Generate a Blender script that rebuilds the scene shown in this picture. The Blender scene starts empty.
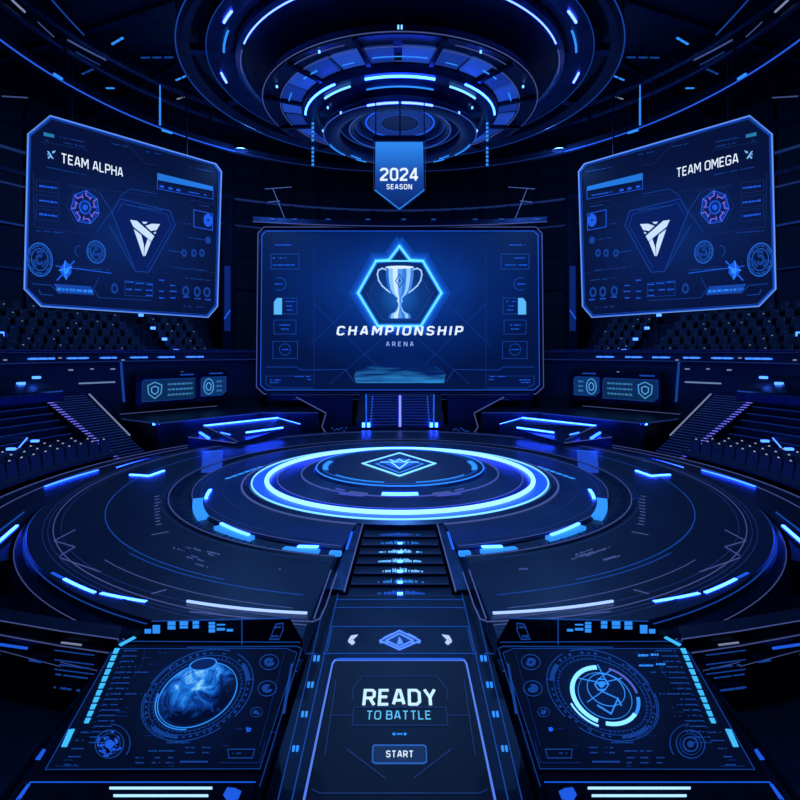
import bpy, bmesh, math, random
from mathutils import Vector, Matrix
R = random.Random(7)
pi, sin, cos, tan = math.pi, math.sin, math.cos, math.tan
sc = bpy.context.scene
COL = sc.collection
# ------------------------------------------------------------------ camera, world, exposure
F, CH, HZ = 530.0, 4.0, 350.0            # focal length in pixels of the 800 px frame, eye height, horizon row
cam_d = bpy.data.cameras.new('camera'); cam = bpy.data.objects.new('camera', cam_d); COL.objects.link(cam)
cam.location = (0, 0, CH); cam.rotation_euler = (pi / 2, 0, 0)
cam_d.sensor_width = 36; cam_d.lens = 36 * F / 800; cam_d.shift_y = -(400 - HZ) / 800
cam_d.clip_end = 200; cam_d.clip_start = .05
sc.camera = cam
sc.view_settings.view_transform = 'Standard'; sc.view_settings.look = 'None'
sc.view_settings.gamma = 1; sc.view_settings.exposure = 0.0; sc.view_settings.use_curve_mapping = False
w = bpy.data.worlds.new('world'); sc.world = w; w.use_nodes = True
w.node_tree.nodes['Background'].inputs[0].default_value = (.01, .03, .12, 1)
w.node_tree.nodes['Background'].inputs[1].default_value = .3
CY = 16.8                                 # stage centre lies at (0, CY)
def lamp(name, kind, loc, power, col, size=.2, rot=None, spot=None, parent=None):
    d = bpy.data.lights.new(name, kind); d.energy = power; d.color = col
    if kind == 'SPOT': d.spot_size = spot or 1.6; d.spot_blend = .8; d.shadow_soft_size = size
    elif kind == 'AREA': d.size = size
    else: d.shadow_soft_size = size
    o = bpy.data.objects.new(name, d); o.location = loc
    if rot: o.rotation_euler = rot
    COL.objects.link(o)
    if parent: o.parent = parent; o.location = Vector(loc) - parent.location
    return o
BLUE = (.12, .40, 1.0)
lamp('chandelier_downlight', 'SPOT', (0, CY, 10.3), 2600, BLUE, .6, (0, 0, 0), 2.3)
lamp('chandelier_uplight', 'POINT', (0, CY, 11.9), 260, BLUE, .3)
for _a in (40, 140, 220, 320):  # fill spots added under the truss to light the closed hall
    lamp('truss_fill_spot', 'SPOT', (12.2 * sin(math.radians(_a)), CY - 12.2 * cos(math.radians(_a)), 13.8), 1300 if _a in (40, 320) else 1600, (.12, .38, 1.0), .3, (0, 0, 0), 2.6)
for _a in (40, 140, 220, 320):  # extra fill points, added to lift the dark walls and ceiling
    lamp('truss_fill_point', 'POINT', (12.2 * sin(math.radians(_a)), CY - 12.2 * cos(math.radians(_a)), 13.55), 420, (.10, .32, 1.0), .3)
lamp('podium_uplight', 'SPOT', (0, CY, .6), 2600, BLUE, .5, (pi, 0, 0), 2.4)
# ------------------------------------------------------------------ materials
MATS = {}
def nodes_of(name):
    m = bpy.data.materials.new(name); m.use_nodes = True
    nt = m.node_tree; b = nt.nodes['Principled BSDF']
    return m, nt, b
def metal(name, col, rough=.35, metallic=.7, var=.25, scale=3.0, bump=0):
    if name in MATS: return MATS[name]
    m, nt, b = nodes_of(name)
    tc = nt.nodes.new('ShaderNodeTexCoord'); nz = nt.nodes.new('ShaderNodeTexNoise'); nz.inputs['Scale'].default_value = scale
    nz.inputs['Detail'].default_value = 4
    nt.links.new(tc.outputs['Object'], nz.inputs['Vector'])
    rp = nt.nodes.new('ShaderNodeValToRGB')
    rp.color_ramp.elements[0].position = .3; rp.color_ramp.elements[1].position = .7
    rp.color_ramp.elements[0].color = tuple(c * (1 - var) for c in col) + (1,)
    rp.color_ramp.elements[1].color = tuple(c * (1 + var) for c in col) + (1,)
    nt.links.new(nz.outputs['Fac'], rp.inputs[0]); nt.links.new(rp.outputs[0], b.inputs['Base Color'])
    mr = nt.nodes.new('ShaderNodeMapRange'); mr.inputs[3].default_value = rough * .8; mr.inputs[4].default_value = rough * 1.2
    nt.links.new(nz.outputs['Fac'], mr.inputs[0]); nt.links.new(mr.outputs[0], b.inputs['Roughness'])
    b.inputs['Metallic'].default_value = metallic
    if bump:
        bp = nt.nodes.new('ShaderNodeBump'); bp.inputs['Strength'].default_value = bump; nt.links.new(nz.outputs['Fac'], bp.inputs['Height'])
        nt.links.new(bp.outputs[0], b.inputs['Normal'])
    MATS[name] = m; return m
def emit(name, col, s, sample=False):
    if name in MATS: return MATS[name]
    m, nt, b = nodes_of(name)
    b.inputs['Base Color'].default_value = tuple(min(1, c * .3) for c in col) + (1,)
    b.inputs['Emission Color'].default_value = tuple(col) + (1,); b.inputs['Emission Strength'].default_value = s
    b.inputs['Roughness'].default_value = .4
    m.cycles.emission_sampling = 'AUTO' if sample else 'NONE'
    MATS[name] = m; return m
def screen_mat(name, stops, center, size, base=(.002, .004, .012), noise=.25, nscale=.6, vertical=False):
    """a lit display: radial (or vertical) picture gradient in the object's own coordinates"""
    m, nt, b = nodes_of(name)
    tc = nt.nodes.new('ShaderNodeTexCoord'); mp = nt.nodes.new('ShaderNodeMapping')
    mp.inputs['Location'].default_value = tuple(-c / s for c, s in zip(center, size)); mp.inputs['Scale'].default_value = tuple(1 / s for s in size)
    nt.links.new(tc.outputs['Object'], mp.inputs['Vector'])
    if vertical:
        sx = nt.nodes.new('ShaderNodeSeparateXYZ'); nt.links.new(mp.outputs[0], sx.inputs[0]); fac = sx.outputs['Z']
    else:
        ln = nt.nodes.new('ShaderNodeVectorMath'); ln.operation = 'LENGTH'; nt.links.new(mp.outputs[0], ln.inputs[0]); fac = ln.outputs['Value']
    if noise:
        nz = nt.nodes.new('ShaderNodeTexNoise'); nz.inputs['Scale'].default_value = nscale; nz.inputs['Detail'].default_value = 5
        nt.links.new(tc.outputs['Object'], nz.inputs['Vector'])
        ad = nt.nodes.new('ShaderNodeMath'); ad.operation = 'MULTIPLY_ADD'; ad.inputs[1].default_value = noise
        nt.links.new(nz.outputs['Fac'], ad.inputs[0]); nt.links.new(fac, ad.inputs[2]); fac = ad.outputs[0]
    rp = nt.nodes.new('ShaderNodeValToRGB'); e = rp.color_ramp.elements
    e[0].position, e[0].color = stops[0][0], stops[0][1] + (1,); e[1].position, e[1].color = stops[-1][0], stops[-1][1] + (1,)
    for p, c in stops[1:-1]:
        q = e.new(p); q.color = c + (1,)
    nt.links.new(fac, rp.inputs[0]); nt.links.new(rp.outputs[0], b.inputs['Emission Color']); b.inputs['Emission Strength'].default_value = 1
    b.inputs['Base Color'].default_value = base + (1,); b.inputs['Roughness'].default_value = .45; b.inputs['Specular IOR Level'].default_value = .25
    m.cycles.emission_sampling = 'NONE'
    MATS[name] = m; return m
M_WALL = metal('wall_panel_navy', (.012, .020, .05), .55, .3)
M_CEIL = metal('ceiling_navy', (.008, .013, .034), .6, .3)
M_FLOOR = metal('floor_navy', (.010, .015, .040), .4, .4)
M_DECK = metal('deck_gloss', (.017, .022, .046), .36, .35, .15, 1.2)
M_DECK2 = metal('deck_inner', (.022, .040, .10), .36, .35, .15, 1.2)
M_DARK = metal('dark_metal', (.013, .019, .045), .38, .6)
M_MID = metal('mid_metal', (.030, .048, .115), .32, .75)
M_LIGHT = metal('pale_metal', (.10, .15, .34), .3, .8)
M_SEAT = metal('seat_fabric', (.015, .024, .064), .6, .1, .3, 8)
M_STAND = metal('stand_step', (.012, .018, .048), .5, .4)
M_BLACK = metal('black_gloss', (.004, .006, .018), .25, .3)
E_WHITE = emit('glow_white', (.80, .92, 1), 1.0)
E_ICE = emit('glow_ice', (.16, .50, 1), 1.9)
E_CYAN = emit('glow_cyan', (.03, .30, 1), .95)
E_BLUE = emit('glow_blue', (.014, .12, .85), .85)
E_MID = emit('glow_midblue', (.010, .075, .42), .62)
E_DEEP = emit('glow_deep', (.004, .028, .20), .6)
E_LINE = emit('line_faint', (.016, .045, .22), .45)
E_LINE2 = emit('line_pale', (.10, .14, .42), .50)
E_PURP = emit('glow_purple', (.26, .22, 1), 1.0)
E_BAR = emit('lamp_bar', (.012, .052, 1), 28.0, True)
E_BARW = emit('lamp_bar_white', (.05, .10, 1), 9.0, True)
E_BARB = emit('lamp_bar_blue', (.008, .045, 1), 15.0, True)
E_RING = emit('lamp_ring', (.016, .045, 1), 30.0, True)
E_BAND = emit('lamp_band', (.014, .11, .80), .8, True)
E_DOTW = emit('dot_white', (.5, .62, .9), .35)
E_DOTB = emit('dot_blue', (.03, .08, .4), .35)
# ------------------------------------------------------------------ geometry helpers
class MB:
    def __init__(s): s.v, s.f, s.m, s.mi = [], [], [], 0
    def face(s, pts):
        n = len(s.v); s.v += [Vector(p) for p in pts]; s.f.append(tuple(range(n, n + len(pts)))); s.m.append(s.mi)
    def mesh(s, pts, faces):
        n = len(s.v); s.v += [Vector(p) for p in pts]
        for f in faces: s.f.append(tuple(n + i for i in f)); s.m.append(s.mi)
        return s
    def box(s, x0, x1, y0, y1, z0, z1):
        return s.hexa([(x0, y0, z0), (x1, y0, z0), (x1, y1, z0), (x0, y1, z0)], [(x0, y0, z1), (x1, y0, z1), (x1, y1, z1), (x0, y1, z1)])
    def hexa(s, a, b):
        n = len(a)
        return s.mesh(list(a) + list(b), [tuple(range(n))[::-1], tuple(range(n, 2 * n))] + [(i, (i + 1) % n, n + (i + 1) % n, n + i) for i in range(n)])
    def bar(s, p, q, w, h=None, up=(0, 0, 1)):
        p, q = Vector(p), Vector(q); d = (q - p)
        if d.length < 1e-6: return s
        d.normalize(); up = Vector(up)
        if abs(d.dot(up)) > .98: up = Vector((0, 1, 0))
        a = d.cross(up).normalized(); b = a.cross(d); h = h or w
        k = [a * (w / 2) + b * (h / 2), -a * (w / 2) + b * (h / 2), -a * (w / 2) - b * (h / 2), a * (w / 2) - b * (h / 2)]
        return s.hexa([p + c for c in k], [q + c for c in k])
    def tube(s, pts, r, n=8, closed=False):
        pts = [Vector(p) for p in pts]; m = len(pts); rings = []
        for i, p in enumerate(pts):
            if closed: d = pts[(i + 1) % m] - pts[i - 1]
            else: d = pts[min(i + 1, m - 1)] - pts[max(i - 1, 0)]
            d.normalize(); up = Vector((0, 0, 1)) if abs(d.z) < .95 else Vector((0, 1, 0))
            a = d.cross(up).normalized(); b = a.cross(d)
            rings += [p + a * (r * cos(2 * pi * k / n)) + b * (r * sin(2 * pi * k / n)) for k in range(n)]
        fs = []
        for i in range(m if closed else m - 1):
            j = (i + 1) % m
            fs += [(i * n + k, i * n + (k + 1) % n, j * n + (k + 1) % n, j * n + k) for k in range(n)]
        if not closed: fs += [tuple(range(n))[::-1], tuple(range((m - 1) * n, m * n))]
        return s.mesh(rings, fs)
    def lathe(s, prof, a0=0, a1=2 * pi, seg=96, cy=CY, cx=0, closed_prof=True, hw=None):
        """revolve a (radius, z) profile about the stage axis; angle 0 faces the camera, + to the right.
        hw(r): half width of a straight-sided gap kept free at angle 0"""
        full = hw is None and abs(a1 - a0 - 2 * pi) < 1e-6
        n = len(prof); vs = []; m = seg if full else seg + 1
        for i in range(m):
            t = i / seg
            for r, z in prof:
                if hw:
                    g = math.asin(min(1, hw(r) / r)); a = g + t * (2 * pi - 2 * g)
                else: a = a0 + (a1 - a0) * t
                vs.append((cx + r * sin(a), cy - r * cos(a), z))
        fs = []
        for i in range(seg):
            j = (i + 1) % m
            for k in range(n if closed_prof else n - 1):
                l = (k + 1) % n
                fs.append((i * n + k, j * n + k, j * n + l, i * n + l))
        if not full and closed_prof: fs += [tuple(range(n)), tuple(range((m - 1) * n, m * n))[::-1]]
        return s.mesh(vs, fs)
    def arc(s, r0, r1, z0, z1, a0=0, a1=2 * pi, seg=None, hw=None):
        seg = seg or max(4, int(abs(a1 - a0) / (2 * pi) * 128))
        return s.lathe([(r0, z0), (r1, z0), (r1, z1), (r0, z1)], a0, a1, seg, hw=hw)
def obj(name, mb, mat, parent=None, smooth=False, bevel=0):
    me = bpy.data.meshes.new(name)
    off = Vector(parent_world(parent)) if parent else Vector((0, 0, 0))
    me.from_pydata([v - off for v in mb.v], [], mb.f)
    for m in (mat if isinstance(mat, (list, tuple)) else [mat]): me.materials.append(m)
    me.polygons.foreach_set('material_index', mb.m)
    bm = bmesh.new(); bm.from_mesh(me); bmesh.ops.remove_doubles(bm, verts=bm.verts, dist=1e-5)
    bmesh.ops.recalc_face_normals(bm, faces=bm.faces); bm.to_mesh(me); bm.free()
    if smooth:
        me.polygons.foreach_set('use_smooth', [True] * len(me.polygons)); me.set_sharp_from_angle(angle=math.radians(35))
    o = bpy.data.objects.new(name, me); COL.objects.link(o)
    if parent: o.parent = parent
    if bevel:
        b = o.modifiers.new('bevel', 'BEVEL'); b.width = bevel; b.segments = 2; b.limit_method = 'ANGLE'
    return o
def parent_world(p):
    v = Vector((0, 0, 0))
    while p: v += p.location; p = p.parent
    return v
def thing(name, label, cat, loc=(0, 0, 0), group=None):
    o = bpy.data.objects.new(name, None); COL.objects.link(o); o.location = loc; o.empty_display_size = .2
    o['label'] = label; o['category'] = cat
    if group: o['group'] = group
    return o
def tag(o, label, cat, group=None):
    o['label'] = label; o['category'] = cat
    if group: o['group'] = group
    return o
def struct(name, mb, mat, smooth=False):
    o = obj(name, mb, mat, None, smooth); o['kind'] = 'structure'; return o
def at_z(px, py, z):
    Y = (CH - z) * F / (py - HZ); return Vector(((px - 400) / F * Y, Y, z))
def at_y(px, py, Y): return Vector(((px - 400) / F * Y, Y, CH + (HZ - py) / F * Y))
def on_cyl(px, py, r):
    k = (px - 400) / F; a, b, c = k * k + 1, -2 * CY, CY * CY - r * r
    Y = (-b + math.sqrt(b * b - 4 * a * c)) / (2 * a)
    return Vector((k * Y, Y, CH + (HZ - py) / F * Y))
def th(p): return math.atan2(p[0], CY - p[1])
def pol(r, a, z): return Vector((r * sin(a), CY - r * cos(a), z))
def SX(px, s): return px if s < 0 else 800 - px
GLY = {  # technical stroke letters on a unit cap height
 'A': (.66, [[(0, 0), (.25, 1), (.41, 1), (.66, 0)], [(.08, .28), (.58, .28)]]),
 'B': (.62, [[(0, 0), (0, 1), (.46, 1), (.57, .9), (.57, .63), (.46, .53), (0, .53)], [(.44, .53), (.62, .42), (.62, .12), (.5, 0), (-.07, 0)]]),
 'C': (.62, [[(.62, .8), (.62, .86), (.48, 1), (.14, 1), (0, .86), (0, .14), (.14, 0), (.48, 0), (.62, .14), (.62, .2)]]),
 'D': (.64, [[(0, -.07), (0, 1), (.46, 1), (.64, .82), (.64, .18), (.46, 0), (0, 0)]]),
 'E': (.54, [[(.56, 1), (0, 1), (0, 0), (.56, 0)], [(0, .52), (.48, .52)]]),
 'G': (.64, [[(.62, .8), (.62, .86), (.48, 1), (.14, 1), (0, .86), (0, .14), (.14, 0), (.5, 0), (.64, .14), (.64, .48), (.36, .48)]]),
 'H': (.64, [[(0, -.07), (0, 1.07)], [(.64, -.07), (.64, 1.07)], [(0, .52), (.64, .52)]]),
 'I': (.0, [[(0, -.07), (0, 1.07)]]),
 'L': (.52, [[(0, 1.07), (0, 0), (.54, 0)]]),
 'M': (.82, [[(0, -.07), (0, 1), (.08, 1), (.41, .34), (.74, 1), (.82, 1), (.82, -.07)]]),
 'N': (.66, [[(0, -.07), (0, 1), (.07, 1), (.59, 0), (.66, 0), (.66, 1.07)]]),
 'O': (.68, [[(.34, 1), (.15, 1), (0, .85), (0, .15), (.15, 0), (.53, 0), (.68, .15), (.68, .85), (.53, 1), (.34, 1)]]),
 'P': (.60, [[(0, -.07), (0, 1), (.46, 1), (.60, .87), (.60, .54), (.46, .42), (0, .42)]]),
 'R': (.62, [[(0, -.07), (0, 1), (.46, 1), (.60, .87), (.60, .56), (.46, .44), (0, .44)], [(.34, .44), (.64, -.05)]]),
 'S': (.60, [[(.59, .82), (.59, .87), (.46, 1), (.14, 1), (.01, .87), (.01, .66), (.12, .55), (.48, .46), (.60, .35), (.60, .13), (.46, 0), (.14, 0), (.0, .13), (0, .19)]]),
 'T': (.62, [[(0, 1), (.62, 1)], [(.31, 1), (.31, -.07)]]),
 'Y': (.66, [[(0, 1.06), (.33, .48), (.66, 1.06)], [(.33, .5), (.33, -.07)]]),
 '0': (.58, [[(.29, 1), (.14, 1), (0, .86), (0, .14), (.14, 0), (.44, 0), (.58, .14), (.58, .86), (.44, 1), (.29, 1)]]),
 '2': (.58, [[(0, .8), (0, .87), (.13, 1), (.45, 1), (.58, .87), (.58, .64), (.0, .1), (.0, 0), (.6, 0)]]),
 '4': (.64, [[(.46, -.07), (.46, 1), (.40, 1), (0, .30), (0, .22), (.68, .22)]])}
_txt = {}
def text_mesh(body, bold=.15, space=1.0):
    k = (body, bold, space)
    if k in _txt: return _txt[k]
    vs, fs, x = [], [], 0
    for chh in body:
        if chh == ' ': x += .42; continue
        wd, lines = GLY[chh]
        for pl in lines:
            p = [Vector((x + a, b)) for a, b in pl]; n = len(p); shut = (p[0] - p[-1]).length < 1e-6
            if shut: p = p[:-1]; n -= 1
            L = []
            for i in range(n):
                d0 = (p[i] - p[i - 1]).normalized() if (i or shut) else None
                d1 = (p[(i + 1) % n] - p[i]).normalized() if (i < n - 1 or shut) else None
                d0 = d0 or d1; d1 = d1 or d0
                n0, n1 = Vector((-d0.y, d0.x)), Vector((-d1.y, d1.x)); m_ = (n0 + n1).normalized(); m_ = m_ * (bold / 2 / max(.45, m_.dot(n0)))
                L.append((p[i] + m_, p[i] - m_))
            for i in range(n if shut else n - 1):
                a, b = L[i], L[(i + 1) % n]; q = len(vs); vs += [a[1], b[1], b[0], a[0]]; fs.append((q, q + 1, q + 2, q + 3))
        x += wd + (.14 + bold) * 1.0 + (space - 1) * .9
    x0, x1 = min(v.x for v in vs), max(v.x for v in vs); y0, y1 = min(v.y for v in vs), max(v.y for v in vs)
    vs = [((v.x - x0) / (x1 - x0) - .5, (v.y - y0) / (y1 - y0) - .5) for v in vs]
    _txt[k] = (vs, fs); return _txt[k]
class Panel:
    """a flat surface in the hall: origin, in-plane axes u (to the right) and v (up); n faces the viewer"""
    def __init__(s, o, u, v, mir=-1):
        s.o, s.u, s.v = Vector(o), Vector(u).normalized(), Vector(v).normalized(); s.n = s.u.cross(s.v).normalized(); s.mir = mir
        s.cam = Vector((0, 0, CH))
    def l(s, p):            # measured point of the photograph -> metres on the panel
        d = Vector(((SX(p[0], s.mir) - 400) / F, 1, (HZ - p[1]) / F)); t = s.n.dot(s.o - s.cam) / s.n.dot(d); q = s.cam + d * t - s.o
        return (q.dot(s.u), q.dot(s.v))
    def w(s, q, lift=0): return s.o + s.u * q[0] + s.v * q[1] + s.n * lift
    def poly(s, mb, pts, z0=0, z1=.01, local=False):
        q = pts if local else [s.l(p) for p in pts]
        mb.hexa([s.w(p, z0) for p in q], [s.w(p, z1) for p in q])
    def line(s, mb, pts, wd, z0=.0, z1=.012, closed=False, local=False):
        q = pts if local else [s.l(p) for p in pts]
        if closed: q = q + [q[0]]
        for a, b in zip(q, q[1:]):
            d = Vector((b[0] - a[0], b[1] - a[1]))
            if d.length < 1e-5: continue
            e = d.normalized() * (wd * .35); n = Vector((-d.y, d.x)).normalized() * (wd / 2)
            A, B = Vector(a) - e, Vector(b) + e
            s.poly(mb, [A - n, B - n, B + n, A + n], z0, z1, True)
    def ell(s, mb, c, ax, ay, k0, k1, a0=0, a1=2 * pi, seg=40, z0=0, z1=.012):
        """band of an ellipse given by its centre and two half axes"""
        seg = max(2, int(seg * abs(a1 - a0) / (2 * pi)))
        P = lambda k, a: s.l((c[0] + k * (ax[0] * cos(a) + ay[0] * sin(a)), c[1] + k * (ax[1] * cos(a) + ay[1] * sin(a))))
        for i in range(seg):
            b0, b1 = a0 + (a1 - a0) * i / seg, a0 + (a1 - a0) * (i + 1) / seg
            if k0 <= 0: s.poly(mb, [P(0, 0), P(k1, b0), P(k1, b1)], z0, z1, True)
            else: s.poly(mb, [P(k0, b0), P(k1, b0), P(k1, b1), P(k0, b1)], z0, z1, True)
    def text(s, mb, body, a, b, cap, bold=.15, space=1.0, shear=0, lift=.012):
        """lettering running between the measured points a and b (its centre line), cap pixels high"""
        A, B = s.l(a), s.l(b); m = ((a[0] + b[0]) / 2, (a[1] + b[1]) / 2)
        h = abs(s.l((m[0], m[1] - cap / 2))[1] - s.l((m[0], m[1] + cap / 2))[1]); wd = abs(B[0] - A[0])
        cx, cy = (A[0] + B[0]) / 2, (A[1] + B[1]) / 2
        vs, fs = text_mesh(body, bold, space)
        mb.mesh([s.w((cx + x * wd + y * h * shear, cy + y * h), lift) for x, y in vs], fs)
    def dashes(s, mb, p, length, size, slope=0, dens=.8):
        """a run of tiny unreadable characters"""
        x = 0
        while x < length:
            wd = R.uniform(.4, 1.4) * size
            if R.random() < dens:
                a = (p[0] + x, p[1] + slope * x); b = (p[0] + min(length, x + wd), p[1] + slope * min(length, x + wd))
                hh = size * R.uniform(.2, .34)
                s.poly(mb, [(a[0], a[1] + hh), (b[0], b[1] + hh), (b[0], b[1] - hh), (a[0], a[1] - hh)])
            x += wd + size * .25
# ------------------------------------------------------------------ the hall
mb = MB(); mb.lathe([(.01, -1.1), (23.3, -1.1), (23.3, -.9), (.01, -.9)], seg=96); struct('floor', mb, M_FLOOR)
mb = MB(); mb.lathe([(.01, 17.5), (23.3, 17.5), (23.3, 17.7), (.01, 17.7)], seg=96); struct('ceiling', mb, M_CEIL)
for nm, a0, a1 in (('wall_back', 115, 245), ('wall_left', 245, 340), ('wall_right', 20, 115), ('wall_front', 340, 380)):
    mb = MB(); mb.arc(23.0, 23.3, -.9, 17.5, math.radians(a0), math.radians(a1), 48); struct(nm, mb, M_WALL, True)
tn = 0
for zz, mt, hh in ((14.4, E_LINE, .10), (13.2, M_MID, .25), (12.6, E_LINE, .05), (15.7, M_MID, .3), (10.5, M_MID, .12), (8.2, M_MID, .12)):
    mb = MB(); mb.arc(22.8, 22.995, zz, zz + hh, math.radians(90), math.radians(270), 96); tn += 1; struct('trim_%d' % tn, mb, mt)
mb = MB()
for k in range(31):
    a = math.radians(105 + 5 * k); mb.hexa([pol(22.85, a - .006, -.9), pol(23, a - .006, -.9), pol(23, a + .006, -.9), pol(22.85, a + .006, -.9)],
                                          [pol(22.85, a - .006, 17.5), pol(23, a - .006, 17.5), pol(23, a + .006, 17.5), pol(22.85, a + .006, 17.5)])
tn += 1; struct('trim_%d' % tn, mb, M_MID)
mb = MB()
for k in range(24):
    a = 2 * pi * (k + .5) / 24; mb.bar(pol(7.5, a, 17.4), pol(22.8, a, 17.4), .25, .2)
for r in (9, 14.5, 18.5): mb.arc(r, r + .25, 17.25, 17.5)
tn += 1; struct('trim_%d' % tn, mb, M_MID)
# ------------------------------------------------------------------ side-by-side builders
def hwf(r): return 1.0 if r < 4.9 else (1.0 + (r - 4.9) / 2.45 * .36 if r < 7.35 else 1.36)
SD = {-1: 'left', 1: 'right'}
# stage platform -----------------------------------------------------------
st = thing('stage_platform', 'wide round dark stage with glowing ring lines and lit rim', 'stage', (0, CY, -.9))
mb = MB(); mb.lathe([(4.77, -.9), (6.2, -.9), (6.2, -.02), (6.15, .02), (4.77, .02)], hw=hwf, seg=128); obj('inner_deck', mb, M_DECK2, st, True)
mb = MB(); mb.lathe([(6.2, -.9), (9.75, -.9), (9.75, -.12), (9.68, 0), (6.82, 0), (6.78, .03), (6.68, .03), (6.65, -.05), (6.2, -.05)], hw=hwf, seg=160); obj('outer_deck', mb, M_DECK, st, True)
mb = MB(); mb.lathe([(9.75, -.9), (9.98, -.9), (9.98, -.5), (9.88, -.2), (9.75, -.16)], hw=hwf, seg=128); obj('rim', mb, M_MID, st, True)
for a0, a1 in ((52, 140), (220, 308)):
    mb = MB(); mb.lathe([(9.985, -.9), (11.58, -.9), (11.58, -.22), (9.985, -.22)], math.radians(a0), math.radians(a1), 40); ap = obj('apron', mb, M_DARK, st)
    b0, b1 = (70, 140) if a0 < 180 else (220, 290)
    for r0, r1 in ((11.53, 11.565), (11.0, 11.02)): mb = MB(); mb.arc(r0, r1, -.22, -.205, math.radians(b0), math.radians(b1)); obj('apron_line', mb, E_LINE2, ap)
def ringline(name, r, wd, z, mt, a0=0, a1=2 * pi, par=st, hw=hwf, h=.006, sm=True):
    m = MB()
    if hw and a1 - a0 > 6.2: m.arc(r - wd / 3.4, r + wd / 3.4, z, z + h, seg=160, hw=hw)
    else: m.arc(r - wd / 3.2, r + wd / 3.2, z, z + h, a0, a1)
    return obj(name, m, mt, par)
for r, wd, z, mt in ((5.35, .02, .02, E_LINE), (5.9, .03, .02, E_LINE), (6.14, .03, .02, E_LINE2), (6.73, .035, .03, E_LINE2), (6.9, .02, .0, E_LINE), (9.05, .02, 0, E_LINE),
                     (9.2, .03, 0, E_LINE2), (9.3, .02, 0, E_LINE), (9.4, .02, 0, E_LINE), (9.72, .035, -.05, E_MID), (9.9, .02, -.24, E_LINE2)):
    ringline('ring_line', r, wd, z, mt)
for s in (-1, 1):
    a, b = (math.radians(x) for x in ((22, 125))); a, b = (a, b) if s > 0 else (-b, -a)
    ringline('ring_line', 8.17, .035, 0, E_MID, a, b, hw=None)
    a, b = (math.radians(x) for x in ((11, 40))); a, b = (a, b) if s > 0 else (-b, -a)
    ringline('ring_line', 8.3, .03, 0, E_MID, a, b, hw=None); ringline('ring_line', 8.75, .02, 0, E_LINE2, a, b, hw=None)
mb = MB()                                   # ticks on the dark channel of the rim
for k in range(200):
    a = 2 * pi * k / 200
    if abs(sin(a)) * 6.5 < 1.35 and cos(a) > 0: continue
    mb.bar(pol(6.42 + .05 * (k % 3), a, -.04), pol(6.62, a, -.04), .03, .02)
obj('tick_marks', mb, M_LIGHT, st)
def thz(px, py, z, s): return th(at_z(SX(px, s), py, z))
def arcbar(name, pa, pb, z, wd, mt, s, par=st, h=None, r=None):
    h = h or (.078 if z == -.045 else .03)
    A, B = at_z(SX(pa[0], s), pa[1], z), at_z(SX(pb[0], s), pb[1], z); c = Vector((0, CY, z))
    ra, rb = (A - c).length, (B - c).length; a, b = th(A), th(B)
    if abs(a - b) > pi: a, b = (a % (2 * pi), b % (2 * pi))
    if r: ra = rb = r
    m = MB(); n = 12; vs = []
    for i in range(n + 1):
        t = i / n; q = ra + (rb - ra) * t; g = a + (b - a) * t
        vs += [pol(q - wd / 2, g, z), pol(q + wd / 2, g, z), pol(q + wd / 2, g, z + h), pol(q - wd / 2, g, z + h)]
    fs = [(0, 1, 2, 3), (4 * n, 4 * n + 1, 4 * n + 2, 4 * n + 3)]
    for i in range(n): fs += [(4 * i + k, 4 * i + (k + 1) % 4, 4 * i + 4 + (k + 1) % 4, 4 * i + 4 + k) for k in range(4)]
    m.mesh(vs, fs); return obj(name, m, mt, par)
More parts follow.
